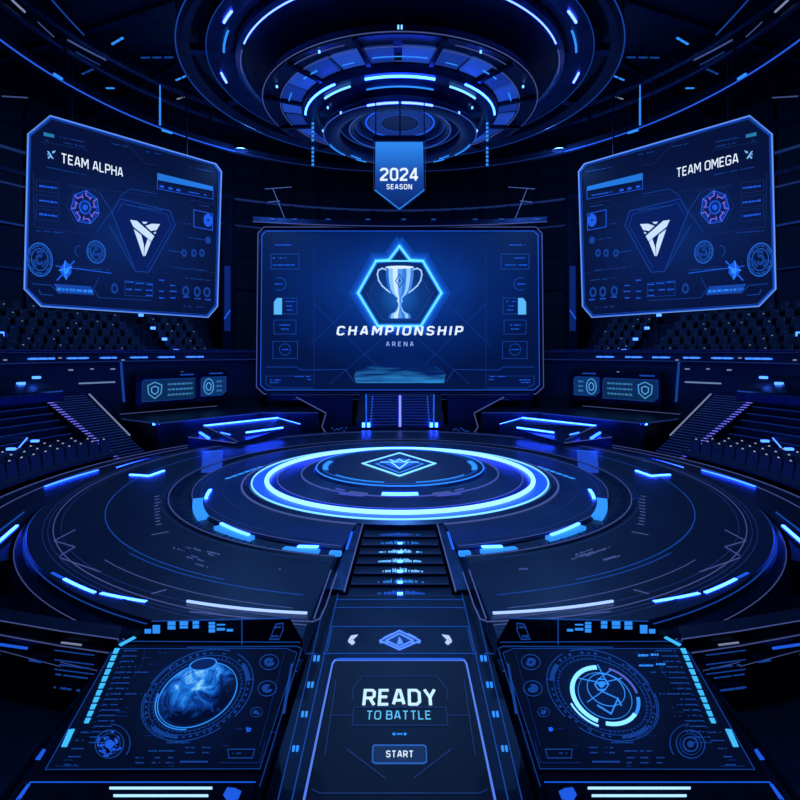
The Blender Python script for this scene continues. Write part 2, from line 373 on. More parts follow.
for s in (-1, 1):
    for pa, pb, z, wd, mt in (((221, 524), (249, 535.5), .03, .07, E_BAR), ((217, 529), (252, 540.5), -.045, .16, E_CYAN), ((298, 547), (318, 547.6), .03, .08, E_BAR),
                              ((284, 551), (319, 553.8), -.045, .12, E_CYAN), ((330, 555), (341, 555.7), -.045, .12, E_CYAN), ((198.5, 501), (203.5, 520), -.045, .26, E_CYAN), ((210.5, 490), (206, 499), .03, .08, E_BAR),
                              ((64, 580), (95, 594), -.02, .055, E_BAR), ((101, 594.5), (146, 603), -.02, .055, E_BAR), ((187, 602), (307, 614), .01, .03, emit('lamp_thin', (.30, .44, 1), 1.6, True)),
                              ((45, 487), (98, 470.5), -.2, .06, E_BARB), ((117, 468), (165, 455.5), -.2, .06, E_BARB), ((52, 574), (62, 579), -.02, .05, E_BLUE)):
        arcbar('light_bar', pa, pb, z, wd, mt, s)
    for k in range(6):
        t = k / 6; arcbar('light_dash', (226 + 38 * t, 479 - 13 * t), (226 + 38 * t + 4.5, 479 - 13 * t - 1.4), .02, .08, E_CYAN, s, h=.02)
    # chevron set in the far floor
    m = MB()
    for p, q in (((130, 474.5), (149, 475.8)), ((149, 475.8), (164, 470.5))): m.bar(at_z(SX(p[0], s), p[1], .02), at_z(SX(q[0], s), q[1], .02), .09, .03)
    obj('floor_chevron', m, E_BAR, st)
    # a lit block's floor reflection drawn as a glowing patch before the team desks
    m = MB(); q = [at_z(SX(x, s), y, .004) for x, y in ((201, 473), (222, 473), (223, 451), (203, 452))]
    m.hexa(q, [p + Vector((0, 0, .012)) for p in q]); obj('floor_reflection', m, emit('reflection_blue', (.015, .075, .55), .6), st)
    m = MB(); m.bar(at_z(SX(202, s), 452, .02), at_z(SX(223, s), 450.5, .02), .08, .03); obj('light_bar', m, E_BLUE, st)
    # fine drawn lines on the deck beside the stairs
    m = MB(); P = Panel((0, 0, .001), (1, 0, 0), (0, 1, 0), s)
    P.line(m, [(331, 570), (314, 619)], .018); P.line(m, [(337, 573), (326, 606), (320, 619), (313, 622), (262, 620), (190, 612)], .018)
    P.line(m, [(75, 530), (54, 541), (75, 547), (60, 556)], .016); P.line(m, [(60, 558), (100, 572)], .016); P.line(m, [(152, 594), (166, 590)], .02)
    P.line(m, [(152, 535), (168, 532)], .02); P.line(m, [(232, 515), (258, 500)], .012)
    for k in range(10):
        a = k / 9; c = (152 + 3 * cos(2 * a) + 4 * a * a * 1.5, 497 + 28 * a); P.line(m, [c, (c[0] + R.uniform(3, 6), c[1] - 1)], .03)
    for k in range(8): P.dashes(m, (R.uniform(170, 215), R.uniform(546, 566)), R.uniform(6, 18), 1.6, .3)
    P.dashes(m, (190, 547), 24, 2.2, .38); P.dashes(m, (272, 569), 12, 1.6, .05)
    obj('deck_lines', m, E_LINE2, st)
# podium -------------------------------------------------------------------
po = thing('podium', 'raised round glowing podium with diamond emblem at the stage centre', 'podium', (0, CY, .0))
mb = MB(); mb.lathe([(.02, -.9), (4.75, -.9), (4.75, .02), (4.62, .08), (4.56, .05), (4.0, .05), (3.85, .10), (3.3, .12), (2.9, .24), (2.7, .27), (2.62, .36), (.02, .36)], seg=128); obj('body', mb, M_DECK2, po, True)
mb = MB(); mb.lathe([(4.14, .05), (4.5, .05), (4.5, .07), (4.14, .07)], seg=128); obj('glow_band', mb, E_BAND, po)
mb = MB(); mb.tube([pol(4.1, 2 * pi * i / 128, .1) for i in range(128)], .065, 8, True); obj('light_ring', mb, E_RING, po, True)
mb = MB(); mb.tube([pol(4.53, 2 * pi * i / 128, .08) for i in range(128)], .022, 6, True); obj('light_ring', mb, E_ICE, po, True)
mb = MB(); mb.tube([pol(2.62, 2 * pi * i / 96, .36) for i in range(96)], .02, 6, True); obj('edge_ring', mb, E_CYAN, po, True)
mb = MB(); mb.arc(2.38, 2.45, .36, .375); obj('edge_ring', mb, E_MID, po)
mb = MB(); mb.arc(3.05, 3.09, .19, .22); mb.arc(3.78, 3.81, .11, .12); obj('edge_ring', mb, E_LINE2, po)
mb = MB(); mb.arc(4.78, 4.84, .02, .04, hw=hwf, seg=128); obj('edge_ring', mb, E_LINE2, po)
P = Panel((0, 0, .365), (1, 0, 0), (0, 1, 0))
for pts, mt, wd in (([(363, 463.5), (399.5, 453), (435, 463.5), (399.5, 476)], E_ICE, .09), ([(376, 464), (399.5, 459), (423, 464), (399.5, 473)], E_CYAN, .06)):
    mb = MB(); P.line(mb, pts, wd, closed=True); obj('emblem_outline', mb, mt, po)
mb = MB(); P.poly(mb, [(381, 462.5), (390, 459.8), (409, 459.8), (418, 462.5), (399.5, 470)], 0, .012); obj('emblem', mb, E_BLUE, po)
mb = MB(); P.line(mb, [(381, 462.5), (418, 462.5)], .05, .012, .02); P.line(mb, [(391, 462.5), (399.5, 469), (408, 462.5)], .05, .012, .02); P.line(mb, [(390, 460), (395, 462.3), (399.5, 460), (404, 462.3), (409, 460)], .05, .012, .02); obj('emblem_facets', mb, E_ICE, po)
mb = MB(); P.poly(mb, [(366, 463.5), (399.5, 454), (432, 463.5), (399.5, 475)], 0, .006); obj('emblem_field', mb, E_DEEP, po)
for s in (-1, 1):
    arcbar('light_bar', (326, 470), (331, 461.5), .37, .16, E_CYAN, s, po, .02); arcbar('light_bar', (336, 475), (384, 482.5), .37, .03, E_CYAN, s, po, .02)
    arcbar('light_bar', (309, 480), (317, 484), .16, .32, E_CYAN, s, po, .03); arcbar('light_bar', (339, 494), (363, 496.5), .2, .03, E_LINE2, s, po, .03)
    arcbar('light_bar', (336, 489), (345, 491), .25, .03, E_LINE2, s, po, .03)
    m = MB(); a0, a1 = math.radians(17), math.radians(27)
    for k in range(9):
        a = s * (a0 + (a1 - a0) * k / 9); m.bar(pol(2.97, a, .235), pol(3.06, a, .215), .05, .02)
    obj('engraved_text', m, E_LINE2, po)
m = MB(); a = math.radians(9.2); m.lathe([(2.9, .245), (3.08, .19), (3.08, .21), (2.9, .265)], -a, a, 16); obj('light_bar', m, E_BAR, po)
# stairs from the stage down to the walkway ----------------------------------
fs_ = thing('front_staircase', 'short staircase of lit treads running down from the podium toward the desk', 'stairs', (0, 10.7, -.9))
NST = 7; ys = [11.98 - i * 2.45 / NST for i in range(NST + 1)]
for i in range(NST):
    zt = -.02 - .38 * (i + 1) / NST * .999; hw = .8 + .0 * i + .16 * i / NST
    m = MB(); m.box(-hw, hw, ys[i + 1] - .03, ys[i] - .0, -.9, zt); obj('tread', m, M_DARK, fs_)
    m = MB(); m.box(-hw, hw, ys[i + 1] - .036, ys[i + 1] - .026, zt - .012, zt + .004); obj('nosing_line', m, E_LINE, fs_)
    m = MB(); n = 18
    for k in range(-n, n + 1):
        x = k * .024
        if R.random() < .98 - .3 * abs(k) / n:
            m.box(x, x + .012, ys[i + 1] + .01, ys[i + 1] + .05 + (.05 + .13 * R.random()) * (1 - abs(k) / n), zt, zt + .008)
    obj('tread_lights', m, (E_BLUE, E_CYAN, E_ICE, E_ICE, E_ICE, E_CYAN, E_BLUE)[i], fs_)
    if i: m = MB(); m.box(-.05, .05, ys[i + 1] - .02, ys[i + 1] + .07, zt, zt + .014); obj('step_lamp', m, E_BAR, fs_)
for s in (-1, 1):
    m = MB(); q = [(.84, 11.95), (1.0, 9.55), (1.3, 9.6), (1.12, 11.0), (.98, 11.95)]
    za = lambda y: .06 - .40 * (12 - y) / 2.5
    m.hexa([(s * x, y, -.9) for x, y in q], [(s * x, y, za(y)) for x, y in q]); obj('side_rail', m, M_MID, fs_)
    m = MB(); m.bar((s * .84, 12, .07), (s * 1.0, 9.5, -.33), .022); obj('rail_line', m, E_LINE2, fs_)
    m = MB(); m.bar((s * 1.05, 11.6, .02), (s * 1.1, 10.9, -.1), .05, .02); obj('rail_light', m, E_BLUE, fs_)
# walkway ----------------------------------------------------------------------
wk = thing('walkway', 'flat dark walkway between the stairs and the start table with small diamond emblem', 'walkway', (0, 7, -.9))
mb = MB(); mb.box(-1.32, 1.32, 4.3, 9.52, -.9, -.4); obj('deck', mb, M_DARK, wk)
P = Panel((0, 0, -.398), (1, 0, 0), (0, 1, 0))
mb = MB()
for y, hw in ((600, 63), (608, 65), (627, 70), (654, 77)): P.line(mb, [(400 - hw, y), (400 + hw, y)], .013)
for s in (-1, 1):
    P.line(mb, [(400 + s * 62, 594), (400 + s * 108, 800)], .012); P.line(mb, [(400 + s * 75, 600), (400 + s * 90, 665), (400 + s * 122, 800)], .010)
    P.line(mb, [(400 + s * 68, 629), (400 + s * 73, 652)], .012); P.line(mb, [(400 + s * 84, 654), (400 + s * 104, 654)], .014)
obj('deck_lines', mb, E_MID, wk)
mb = MB(); P.line(mb, [(380, 641), (399.5, 631), (420, 641), (399.5, 650)], .025, closed=True); P.line(mb, [(386, 641), (399.5, 634), (413, 641), (399.5, 647.5)], .03, closed=True); P.poly(mb, [(397, 645), (399, 637), (402, 641), (403, 644)]); P.line(mb, [(388, 643), (380, 643), (384, 638), (392, 634)], .014); P.line(mb, [(411, 643), (420, 643), (416, 638), (408, 634)], .014)
obj('diamond_emblem', mb, emit('emblem_blue', (.08, .22, 1), 1.3), wk)
mb = MB(); P.poly(mb, [(381, 641), (399.5, 632), (418, 641), (399.5, 649.5)], 0, .004); obj('emblem_field', mb, E_DEEP, wk)
for s in (-1, 1):
    Q = Panel((0, 0, -.398), (1, 0, 0), (0, 1, 0), s); m = MB()
    Q.poly(m, [(348, 641), (351, 636), (358, 635), (354, 639)]); Q.poly(m, [(348, 642), (353, 640), (355, 643), (352, 645)]); obj('arrow_mark', m, emit('arrow_white', (.5, .68, 1), .9), wk)
    for x, y in ((316, 659), (310, 685.5), (304, 715), (295, 749.5)):
        m = MB()
        for dx in (-2.4, 1.4): Q.poly(m, [(x + dx - .6, y + 2.4), (x + dx + 1.6, y + 2.4), (x + dx + 2.6, y - 2.4), (x + dx + .2, y - 2.4)], 0, .02)
        obj('rail_lamp', m, E_CYAN, wk)
# start table --------------------------------------------------------------------
tb = thing('start_table', 'flat dark touchscreen table reading READY TO BATTLE with START button', 'touchscreen table', (0, 6.1, -.4))
mb = MB(); mb.box(-.93, .93, 4.85, 7.37, -.4, -.31); obj('body', mb, M_BLACK, tb, bevel=.015)
P = Panel((0, 0, -.308), (1, 0, 0), (0, 1, 0))
mb = MB(); P.poly(mb, [(335, 662), (465, 662), (496, 812), (304, 812)], -.002, .002); obj('screen', mb, screen_mat('table_screen', [(0, (.001, .003, .017)), (1, (.001, .002, .008))], (0, .6, 0), (.9, 1.3, 1), noise=.2, nscale=2), tb)
mb = MB(); P.line(mb, [(304, 800), (332.5, 664), (335, 660.5), (464, 660.5), (466.5, 664), (495, 800)], .022); obj('frame_line', mb, emit('frame_line', (.10, .22, .85), .9), tb)
mb = MB(); P.line(mb, [(338, 660.2), (462, 660.2)], .035, 0, .02); obj('light_strip', mb, E_BLUE, tb)
mb = MB(); P.text(mb, 'READY', (363, 698), (436.5, 698), 17, .20, 1.0); obj('heading', mb, emit('heading_pale', (.62, .88, 1), .95), tb)
mb = MB(); P.text(mb, 'TO BATTLE', (367, 716), (430.5, 716), 9, .16, 1.05); obj('subheading', mb, emit('heading_cyan', (.14, .60, .95), .75), tb)
bt = MB(); P.line(bt, [(374, 746), (424, 746), (426, 748), (426.5, 762), (424, 764), (375, 764), (372.5, 762), (373, 748)], .014, closed=True); b = obj('start_button', bt, emit('button_line', (.03, .16, .6), .6), tb)
mb = MB(); P.poly(mb, [(374, 747), (424, 747), (425, 763), (374, 763)], 0, .004); obj('button_face', mb, emit('button_face', (.003, .012, .07), .6), b)
mb = MB(); P.text(mb, 'START', (386, 755), (413, 755), 6.8, .17, 1.05); obj('button_text', mb, E_WHITE, b)
mb = MB()
P.line(mb, [(352, 700), (353, 689), (362, 677), (437, 677), (447, 689), (448, 700)], .008); P.line(mb, [(352, 726), (354, 708), (446, 708), (448, 726)], .008, closed=True)
P.line(mb, [(330, 716), (352, 716)], .008); P.line(mb, [(448, 716), (468, 716)], .008)
P.line(mb, [(347, 750), (385, 779)], .008); P.line(mb, [(451, 750), (414, 779)], .008); P.line(mb, [(312, 790), (320, 794), (480, 794), (487, 790)], .008)
P.line(mb, [(336, 680), (325, 755)], .008); P.line(mb, [(464, 680), (475, 755)], .008)
obj('screen_lines', mb, E_LINE, tb)
mb = MB(); P.poly(mb, [(392, 734.5), (395, 733), (395, 736)]); P.dashes(mb, (396.5, 734.5), 6, 2, 0, 1); P.poly(mb, [(407, 734.5), (404, 733), (404, 736)]); obj('icon', mb, E_CYAN, tb)
# ------------------------------------------------------------------ operator consoles
c7 = lambda x, y: (x * .3375, 530 + y * .3375)
UP = Vector((0, cos(math.radians(40)), sin(math.radians(40))))
def console(s):
    P = Panel((0, 6.0, .66), (1, 0, 0), UP, s); sd = SD[s]
    c = thing('control_console', 'slanted control console with a glowing %s dial, %s of the start table' % ('globe' if s < 0 else 'reticle', sd), 'console', (s * 1.9, 5.6, -.9))
    out = [(108, 652), (118, 644), (292, 644), (300, 648), (262, 776), (250, 830), (8, 830), (32, 776)]
    m = MB(); P.poly(m, out, -.10, -.012); obj('housing', m, M_DARK, c, bevel=.01)
    m = MB(); m.hexa([(s * x, y, -.9) for x, y in ((1.36, 4.9), (2.2, 4.9), (2.2, 5.9), (1.36, 5.9))], [(s * x, y, z) for x, y, z in ((1.36, 4.9, -.4), (2.2, 4.9, -.4), (2.2, 5.9, .42), (1.36, 5.9, .42))]); obj('pedestal', m, M_DARK, c)
    scr = [c7(350, 352), c7(850, 352), c7(880, 365), c7(770, 708), c7(135, 710), c7(330, 365)]
    m = MB(); P.poly(m, scr, -.012, .0)
    ctr = P.w(P.l((196, 690))) - parent_world(c)
    obj('screen', m, screen_mat('console_screen_' + sd, [(0, (.003, .014, .085)), (.6, (.0015, .006, .035)), (1, (.001, .003, .016))], tuple(ctr), (.9, .8, .8), noise=.3, nscale=2), c)
    m = MB(); P.line(m, scr, .004, closed=True); P.line(m, [c7(555, 348), c7(880, 345), c7(895, 352), c7(770, 760)], .005); obj('screen_border', m, E_MID, c)
    # cyan level bar along the outer edge
    m = MB()
    e = lambda t: (342 + (222 - 342) * t, 350 + (640 - 350) * t)
    for k in range(11):
        a, b = e(k * .071 + .006), e(k * .071 + .058); wd = 12
        P.poly(m, [c7(a[0], a[1]), c7(a[0] + wd + 2, a[1]), c7(b[0] + wd, b[1]), c7(b[0], b[1])], 0, .015)
    for q in ([c7(205, 592), c7(222, 590), c7(198, 643), c7(183, 643)], [c7(352, 340), c7(358, 345), c7(404, 320), c7(398, 316)]): P.poly(m, q, 0, .015)
    obj('level_bar', m, emit('level_cyan', (.05, .50, 1), 1.05), c)
    m = MB()                                  # rows of small readings
    for k in range(18):
        y = 358 + k * 16; x = 372 - (y - 350) * .40
        P.dashes(m, c7(x, y), R.uniform(14, 22) if k not in (4, 8) else 34, 1.7, 0, .85)
    for k in range(5): P.dashes(m, c7(235 - k * 11, 600 + k * 24), R.uniform(8, 14), 1.7)
    P.dashes(m, c7(440, 655), 27, 2); P.dashes(m, c7(495, 630), 22, 2.4, 0, 1)
    for yy in (675, 690):
        for xx in (402, 450, 490): P.dashes(m, c7(xx, yy), 8, 1.8)
    for yy in (645, 660):
        for xx in (550, 600): P.dashes(m, c7(xx, yy), 9, 1.8)
    P.line(m, [c7(535, 687), c7(615, 687)], .012); P.line(m, [c7(675, 650), c7(755, 650), c7(748, 676), c7(678, 676)], .006, closed=True); P.dashes(m, c7(690, 662), 8, 2)
    obj('readings', m, E_MID, c)
    m = MB()
    for k in range(16): P.line(m, [c7(366 - k * 6.6, 362 + k * 16), c7(372 - k * 6.6, 362 + k * 16)], .006)
    for x, y, ln in ((345, 540, 10), (372, 527, 3), (350, 552, 9), (190, 682, 9), (165, 700, 24), (500, 700, 5), (700, 590, 6), (660, 640, 6), (430, 610, 8), (800, 600, 6), (640, 352, 8), (420, 380, 9), (470, 365, 8), (440, 398, 10)): P.dashes(m, c7(x, y), ln, 1.5, 0, .9)
    P.line(m, [c7(785, 628), c7(770, 690), c7(650, 690)], .005); P.line(m, [c7(845, 360), c7(770, 640)], .004); P.line(m, [c7(430, 360), c7(420, 400), c7(395, 440)], .003)
    obj('fine_readings', m, E_DEEP, c)
    # the large dial
    d = MB(); C = c7(585, 490)
    ax, ay = (180 * .866 * .3375, -180 * .5 * .3375), (119 * .5 * .3375, 119 * .866 * .3375)
    for k0, k1, a0, a1 in ((.985, 1.0, -.4, 1.2), (.985, 1.0, 1.5, 3.9), (.985, 1.0, 4.1, 5.7), (.955, .965, 2.6, 4.6), (.86, .868, 0, 6.28), (.78, .785, 0, 6.28)): P.ell(d, C, ax, ay, k0, k1, a0, a1, 64)
    for k in range(60):
        a = 2 * pi * k / 60; P.ell(d, C, ax, ay, .79, .815 if k % 5 else .845, a, a + .012, 500)
    for a in (.35, 1.7, 3.4, 4.6): P.ell(d, C, ax, ay, .86, 1.0, a, a + .012, 500)
    dial = obj('dial', d, E_MID, c)
    d = MB()
    for k in range(46):
        a = 2 * pi * k / 46
        if R.random() < .75: P.ell(d, C, ax, ay, .90, .925 if R.random() < .7 else .945, a, a + .05, 126)
    for a0, a1 in ((-.1, .35), (2.35, 3.0)):
        for k in range(8): P.ell(d, C, ax, ay, .87, .94, a0 + (a1 - a0) * k / 8, a0 + (a1 - a0) * (k + .75) / 8, 90)
    obj('dial_ticks', d, E_MID, dial)
    m = MB()
    if s < 0:
        P.ell(m, C, ax, ay, .70, .712, 0, 6.2832, 64, 0, .016); P.ell(m, C, ax, ay, .74, .755, 2.2, 3.9, 64, 0, .016); obj('dial_rim', m, E_CYAN, dial)
        # globe as a shallow dome
        g = MB(); nu, nv = 28, 8; vs = []
        ctr = P.l(C)
        for j in range(nv + 1):
            k = .69 * sin(pi / 2 * j / nv); zz = .005 + .09 * cos(pi / 2 * j / nv)
            for i in range(nu):
                a = 2 * pi * i / nu; q = P.l((C[0] + k * (ax[0] * cos(a) + ay[0] * sin(a)), C[1] + k * (ax[1] * cos(a) + ay[1] * sin(a)))); vs.append(P.w(q, zz))
        g.mesh(vs, [(j * nu + i, j * nu + (i + 1) % nu, (j + 1) * nu + (i + 1) % nu, (j + 1) * nu + i) for j in range(nv) for i in range(nu)])
        gm, nt, b = nodes_of('globe_display')
        tc = nt.nodes.new('ShaderNodeTexCoord'); nz = nt.nodes.new('ShaderNodeTexNoise'); nz.inputs['Scale'].default_value = 5.5; nz.inputs['Detail'].default_value = 8; nz.inputs['Roughness'].default_value = .62; nz.inputs['Distortion'].default_value = .6
        nt.links.new(tc.outputs['Object'], nz.inputs['Vector'])
        sx = nt.nodes.new('ShaderNodeSeparateXYZ'); nt.links.new(tc.outputs['Object'], sx.inputs[0])
        cl = P.w(P.l((199, 673))) - parent_world(c)      # bright cloud cap of the displayed planet
        vd = nt.nodes.new('ShaderNodeVectorMath'); vd.operation = 'DISTANCE'; vd.inputs[1].default_value = tuple(cl); nt.links.new(tc.outputs['Object'], vd.inputs[0])
        mr = nt.nodes.new('ShaderNodeMapRange'); mr.inputs[1].default_value = .08; mr.inputs[2].default_value = .62; mr.inputs[3].default_value = .24; mr.inputs[4].default_value = -.36
        nt.links.new(vd.outputs['Value'], mr.inputs[0]); ad = nt.nodes.new('ShaderNodeMath'); nt.links.new(nz.outputs['Fac'], ad.inputs[0]); nt.links.new(mr.outputs[0], ad.inputs[1])
        rp = nt.nodes.new('ShaderNodeValToRGB'); e_ = rp.color_ramp.elements; e_[0].position = .36; e_[0].color = (.0008, .004, .028, 1); e_[1].position = .74; e_[1].color = (.30, .80, 1, 1)
        q = e_.new(.48); q.color = (.003, .045, .30, 1); q = e_.new(.60); q.color = (.014, .22, .85, 1)
        nt.links.new(ad.outputs[0], rp.inputs[0]); nt.links.new(rp.outputs[0], b.inputs['Emission Color']); b.inputs['Emission Strength'].default_value = .95; b.inputs['Base Color'].default_value = (.002, .004, .02, 1)
        gm.cycles.emission_sampling = 'NONE'; obj('globe', g, gm, c, True)
        m = MB()
        P.poly(m, [c7(500, 566), c7(512, 552), c7(528, 555), c7(518, 573)], .02, .03); obj('globe_marker', m, E_CYAN, c)
        m = MB(); P.ell(m, (205, 667), (12.5, -1.5), (-1, 5.5), 0, 1, 0, 6.2832, 28, .075, .08); P.ell(m, (205, 667), (12.5, -1.5), (-1, 5.5), 1, 1.08, 0, 6.2832, 28, .075, .082); m.mi = 1; P.ell(m, (205, 667), (12.5, -1.5), (-1, 5.5), 1, 1.1, 0, 6.2832, 28, .076, .086); obj('globe_ring', m, [emit('globe_hole', (.002, .02, .14), .8), E_CYAN], c)
        m = MB()
        for k0 in (.3, .5): P.ell(m, C, ax, ay, k0, k0 + .008, 2.6, 6.0, 64, .07 if k0 < .4 else .055, .084 if k0 < .4 else .072)
        obj('globe_grid', m, E_MID, c)
    else:
        ax2, ay2 = (ax[0] * .9, ax[1] * .9), (ay[0] * 1.0, ay[1] * 1.0); C2 = c7(578, 492)
        for k0, k1, a0, a1, mt in ((.60, .68, -.9, 1.75, E_ICE), (.62, .68, 3.1, 3.75, E_CYAN), (.74, .765, .9, 1.8, E_ICE), (.60, .68, 2.0, 3.1, E_ICE), (.64, .67, 3.9, 5.0, emit('arc_violet', (.10, .16, .7), .8))):
            m = MB(); P.ell(m, C2, ax2, ay2, k0, k1, a0, a1, 64, 0, .02); obj('dial_arc', m, mt, dial)
        m = MB(); P.ell(m, C2, ax2, ay2, .52, .528, 0, 6.2832, 48); P.ell(m, (C2[0] - 1, C2[1] - 6), ax2, ay2, .36, .372, 0, 6.2832, 40)
        cc = c7(588, 458)
        hexa = [(cc[0] + 7 * cos(a), cc[1] + 6 * sin(a)) for a in [pi / 3 * i for i in range(6)]]
        P.line(m, hexa, .010, closed=True); P.ell(m, cc, (3, 0), (0, 3), .0, 1)
        for p, q in ((hexa[0], c7(530, 440)), (hexa[3], c7(655, 440)), (hexa[1], c7(540, 500)), (hexa[2], c7(630, 510)), (hexa[4], c7(600, 400)), (hexa[5], c7(560, 415))): P.line(m, [p, q], .007)
        P.line(m, [c7(540, 500), c7(530, 520)], .012); P.line(m, [c7(540, 500), c7(560, 545), c7(600, 520)], .012)
        obj('reticle', m, E_CYAN, dial)
        m = MB()
        for q in (((420, 370), 8), ((450, 372), 10), ((400, 398), 9), ((436, 402), 14)): P.dashes(m, c7(*q[0]), q[1], 3, 0, 1)
        obj('icon', m, E_CYAN, c)
    # small gauges
    C3 = c7(325, 635)
    g = MB(); P.ell(g, C3, (14, -5), (4, 13.5), .95, 1, 0, 6.2832, 40); P.ell(g, C3, (14, -5), (4, 13.5), .72, .74, 0, 6.2832, 32); P.ell(g, C3, (20, -7), (6, 19), .97, 1, -1.2, .9, 48)
    ga = obj('gauge', g, E_MID, c)
    g = MB(); P.ell(g, C3, (14, -5), (4, 13.5), 0, .22 if s > 0 else .3)
    if s > 0: P.ell(g, C3, (14, -5), (4, 13.5), .45, .54, 0, 6.2832, 32)
    for k in range(46 if s < 0 else 0):
        a = R.uniform(0, 6.28); k0 = R.uniform(.3, .82); P.ell(g, C3, (14, -5), (4, 13.5), k0, k0 + R.uniform(.04, .12), a, a + R.uniform(.1, .3), 60)
    obj('gauge_core', g, E_BLUE if s < 0 else E_MID, ga)
    for i, (x, y, rr) in enumerate(((798, 392, 9.5), (792, 470, 9.5), (760, 540, 6), (738, 592, 5))):
        g = MB(); X, Y = c7(x, y)
        if i < 3: P.ell(g, (X, Y), (rr, -rr * .2), (rr * .2, rr * .8), .93, 1, 0, 6.2832, 32)
        P.ell(g, (X, Y), (rr, 0), (0, rr * .8), .2, .55 if i < 2 else .45, R.random(), 4.5 + R.random(), 20)
        for k in range(4): P.line(g, [(X + R.uniform(-.5, .5) * rr, Y + R.uniform(-.4, .4) * rr), (X + R.uniform(-.5, .5) * rr, Y + R.uniform(-.4, .4) * rr)], .012)
        obj('round_button', g, E_MID if i < 3 else E_BLUE, c)
    m = MB(); P.poly(m, [(291, 664), (293, 664), (285, 714), (282, 714)], .0, .012); obj('slider_bar', m, E_MID, c)
    # lit window row of the hood behind the screen
    H = Panel((0, 6.12, .66), (1, 0, 0), (0, 0, 1), s)
    m = MB(); pts = [(116, 648), (134, 630), (152, 621), (290, 618), (303, 641), (303, 648)]
    q = [H.l(p) for p in pts]; m.hexa([H.w(p, 0) for p in q], [H.w(p, -.22) - Vector((0, 0, .26)) for p in q]); obj('hood', m, M_DARK, c, bevel=.01)
    m = MB()
    for x0, x1, y0, y1 in ((145, 151, 629, 633), (153, 160, 625, 633), (168, 175.5, 621, 625), (168, 175.5, 626, 629), (180, 188, 621, 625), (180, 188, 626, 628), (193, 199, 621, 624), (193, 199, 625, 628), (209, 215, 622, 624), (209, 215, 625, 628), (209, 215, 629, 632), (217, 225, 624, 625), (217, 225, 628, 630), (227, 233, 629, 631)):
        H.poly(m, [(x0, y1), (x1, y1), (x1, y0), (x0, y0)], 0, .01)
    obj('hood_indicator', m, E_CYAN if s < 0 else E_CYAN, c)
    m = MB(); H.line(m, [(242, 648), (242, 619)], .01, 0, .012); H.line(m, [(152, 621), (290, 618)], .008, 0, .012); H.line(m, [(118, 641), (300, 642)], .006, 0, .01); obj('hood_line', m, E_MID, c)
    m = MB(); H.line(m, [(270, 639), (276, 624), (283, 623), (283, 630), (279, 639)], .01, 0, .012, True); H.dashes(m, (274, 627), 7, 3, 0, 1); H.dashes(m, (272, 636), 6, 3, 0, 1); obj('hood_badge', m, E_MID, c)
    # ledge below the screen
    m = MB(); P.poly(m, [(24, 783), (256, 783), (246, 830), (0, 830)], -.012, .03); lg = obj('ledge', m, M_DARK, c, bevel=.008)
    m = MB(); P.poly(m, [(111, 787.8), (213, 787.8), (213, 790.2), (111, 790.2)], .03, .045); P.poly(m, [(115, 795.4), (209, 795.4), (209, 797.8), (115, 797.8)], .03, .045); obj('light_bar', m, emit('ledge_bar', (.34, .62, 1), 1.5), lg)
    m = MB(); P.line(m, [(14, 806), (32, 783), (256, 783)], .008, .03, .04); P.poly(m, [(18, 800), (22, 800), (32, 785), (29, 785)], .03, .04); obj('ledge_line', m, E_BLUE, lg)
    m = MB(); P.poly(m, [(224, 796), (228, 788), (236, 789), (242, 792), (239, 800), (228, 802)], .03, .04); P.dashes(m, (80, 797), 8, 2); obj('ledge_icon', m, E_BLUE, lg)
    # curved outer arm
    m = MB(); pts = [P.w(P.l(p), -.03) for p in ((112, 655), (80, 695), (48, 735), (12, 785), (-20, 830))]
    m.tube(pts, .035, 8); obj('arm_rail', m, M_DARK, c, True)
    m = MB(); P.poly(m, [(36, 760), (40, 760), (46, 750), (44, 749)], 0, .02); obj('arm_light', m, E_BLUE, c)
for s in (-1, 1): console(s)
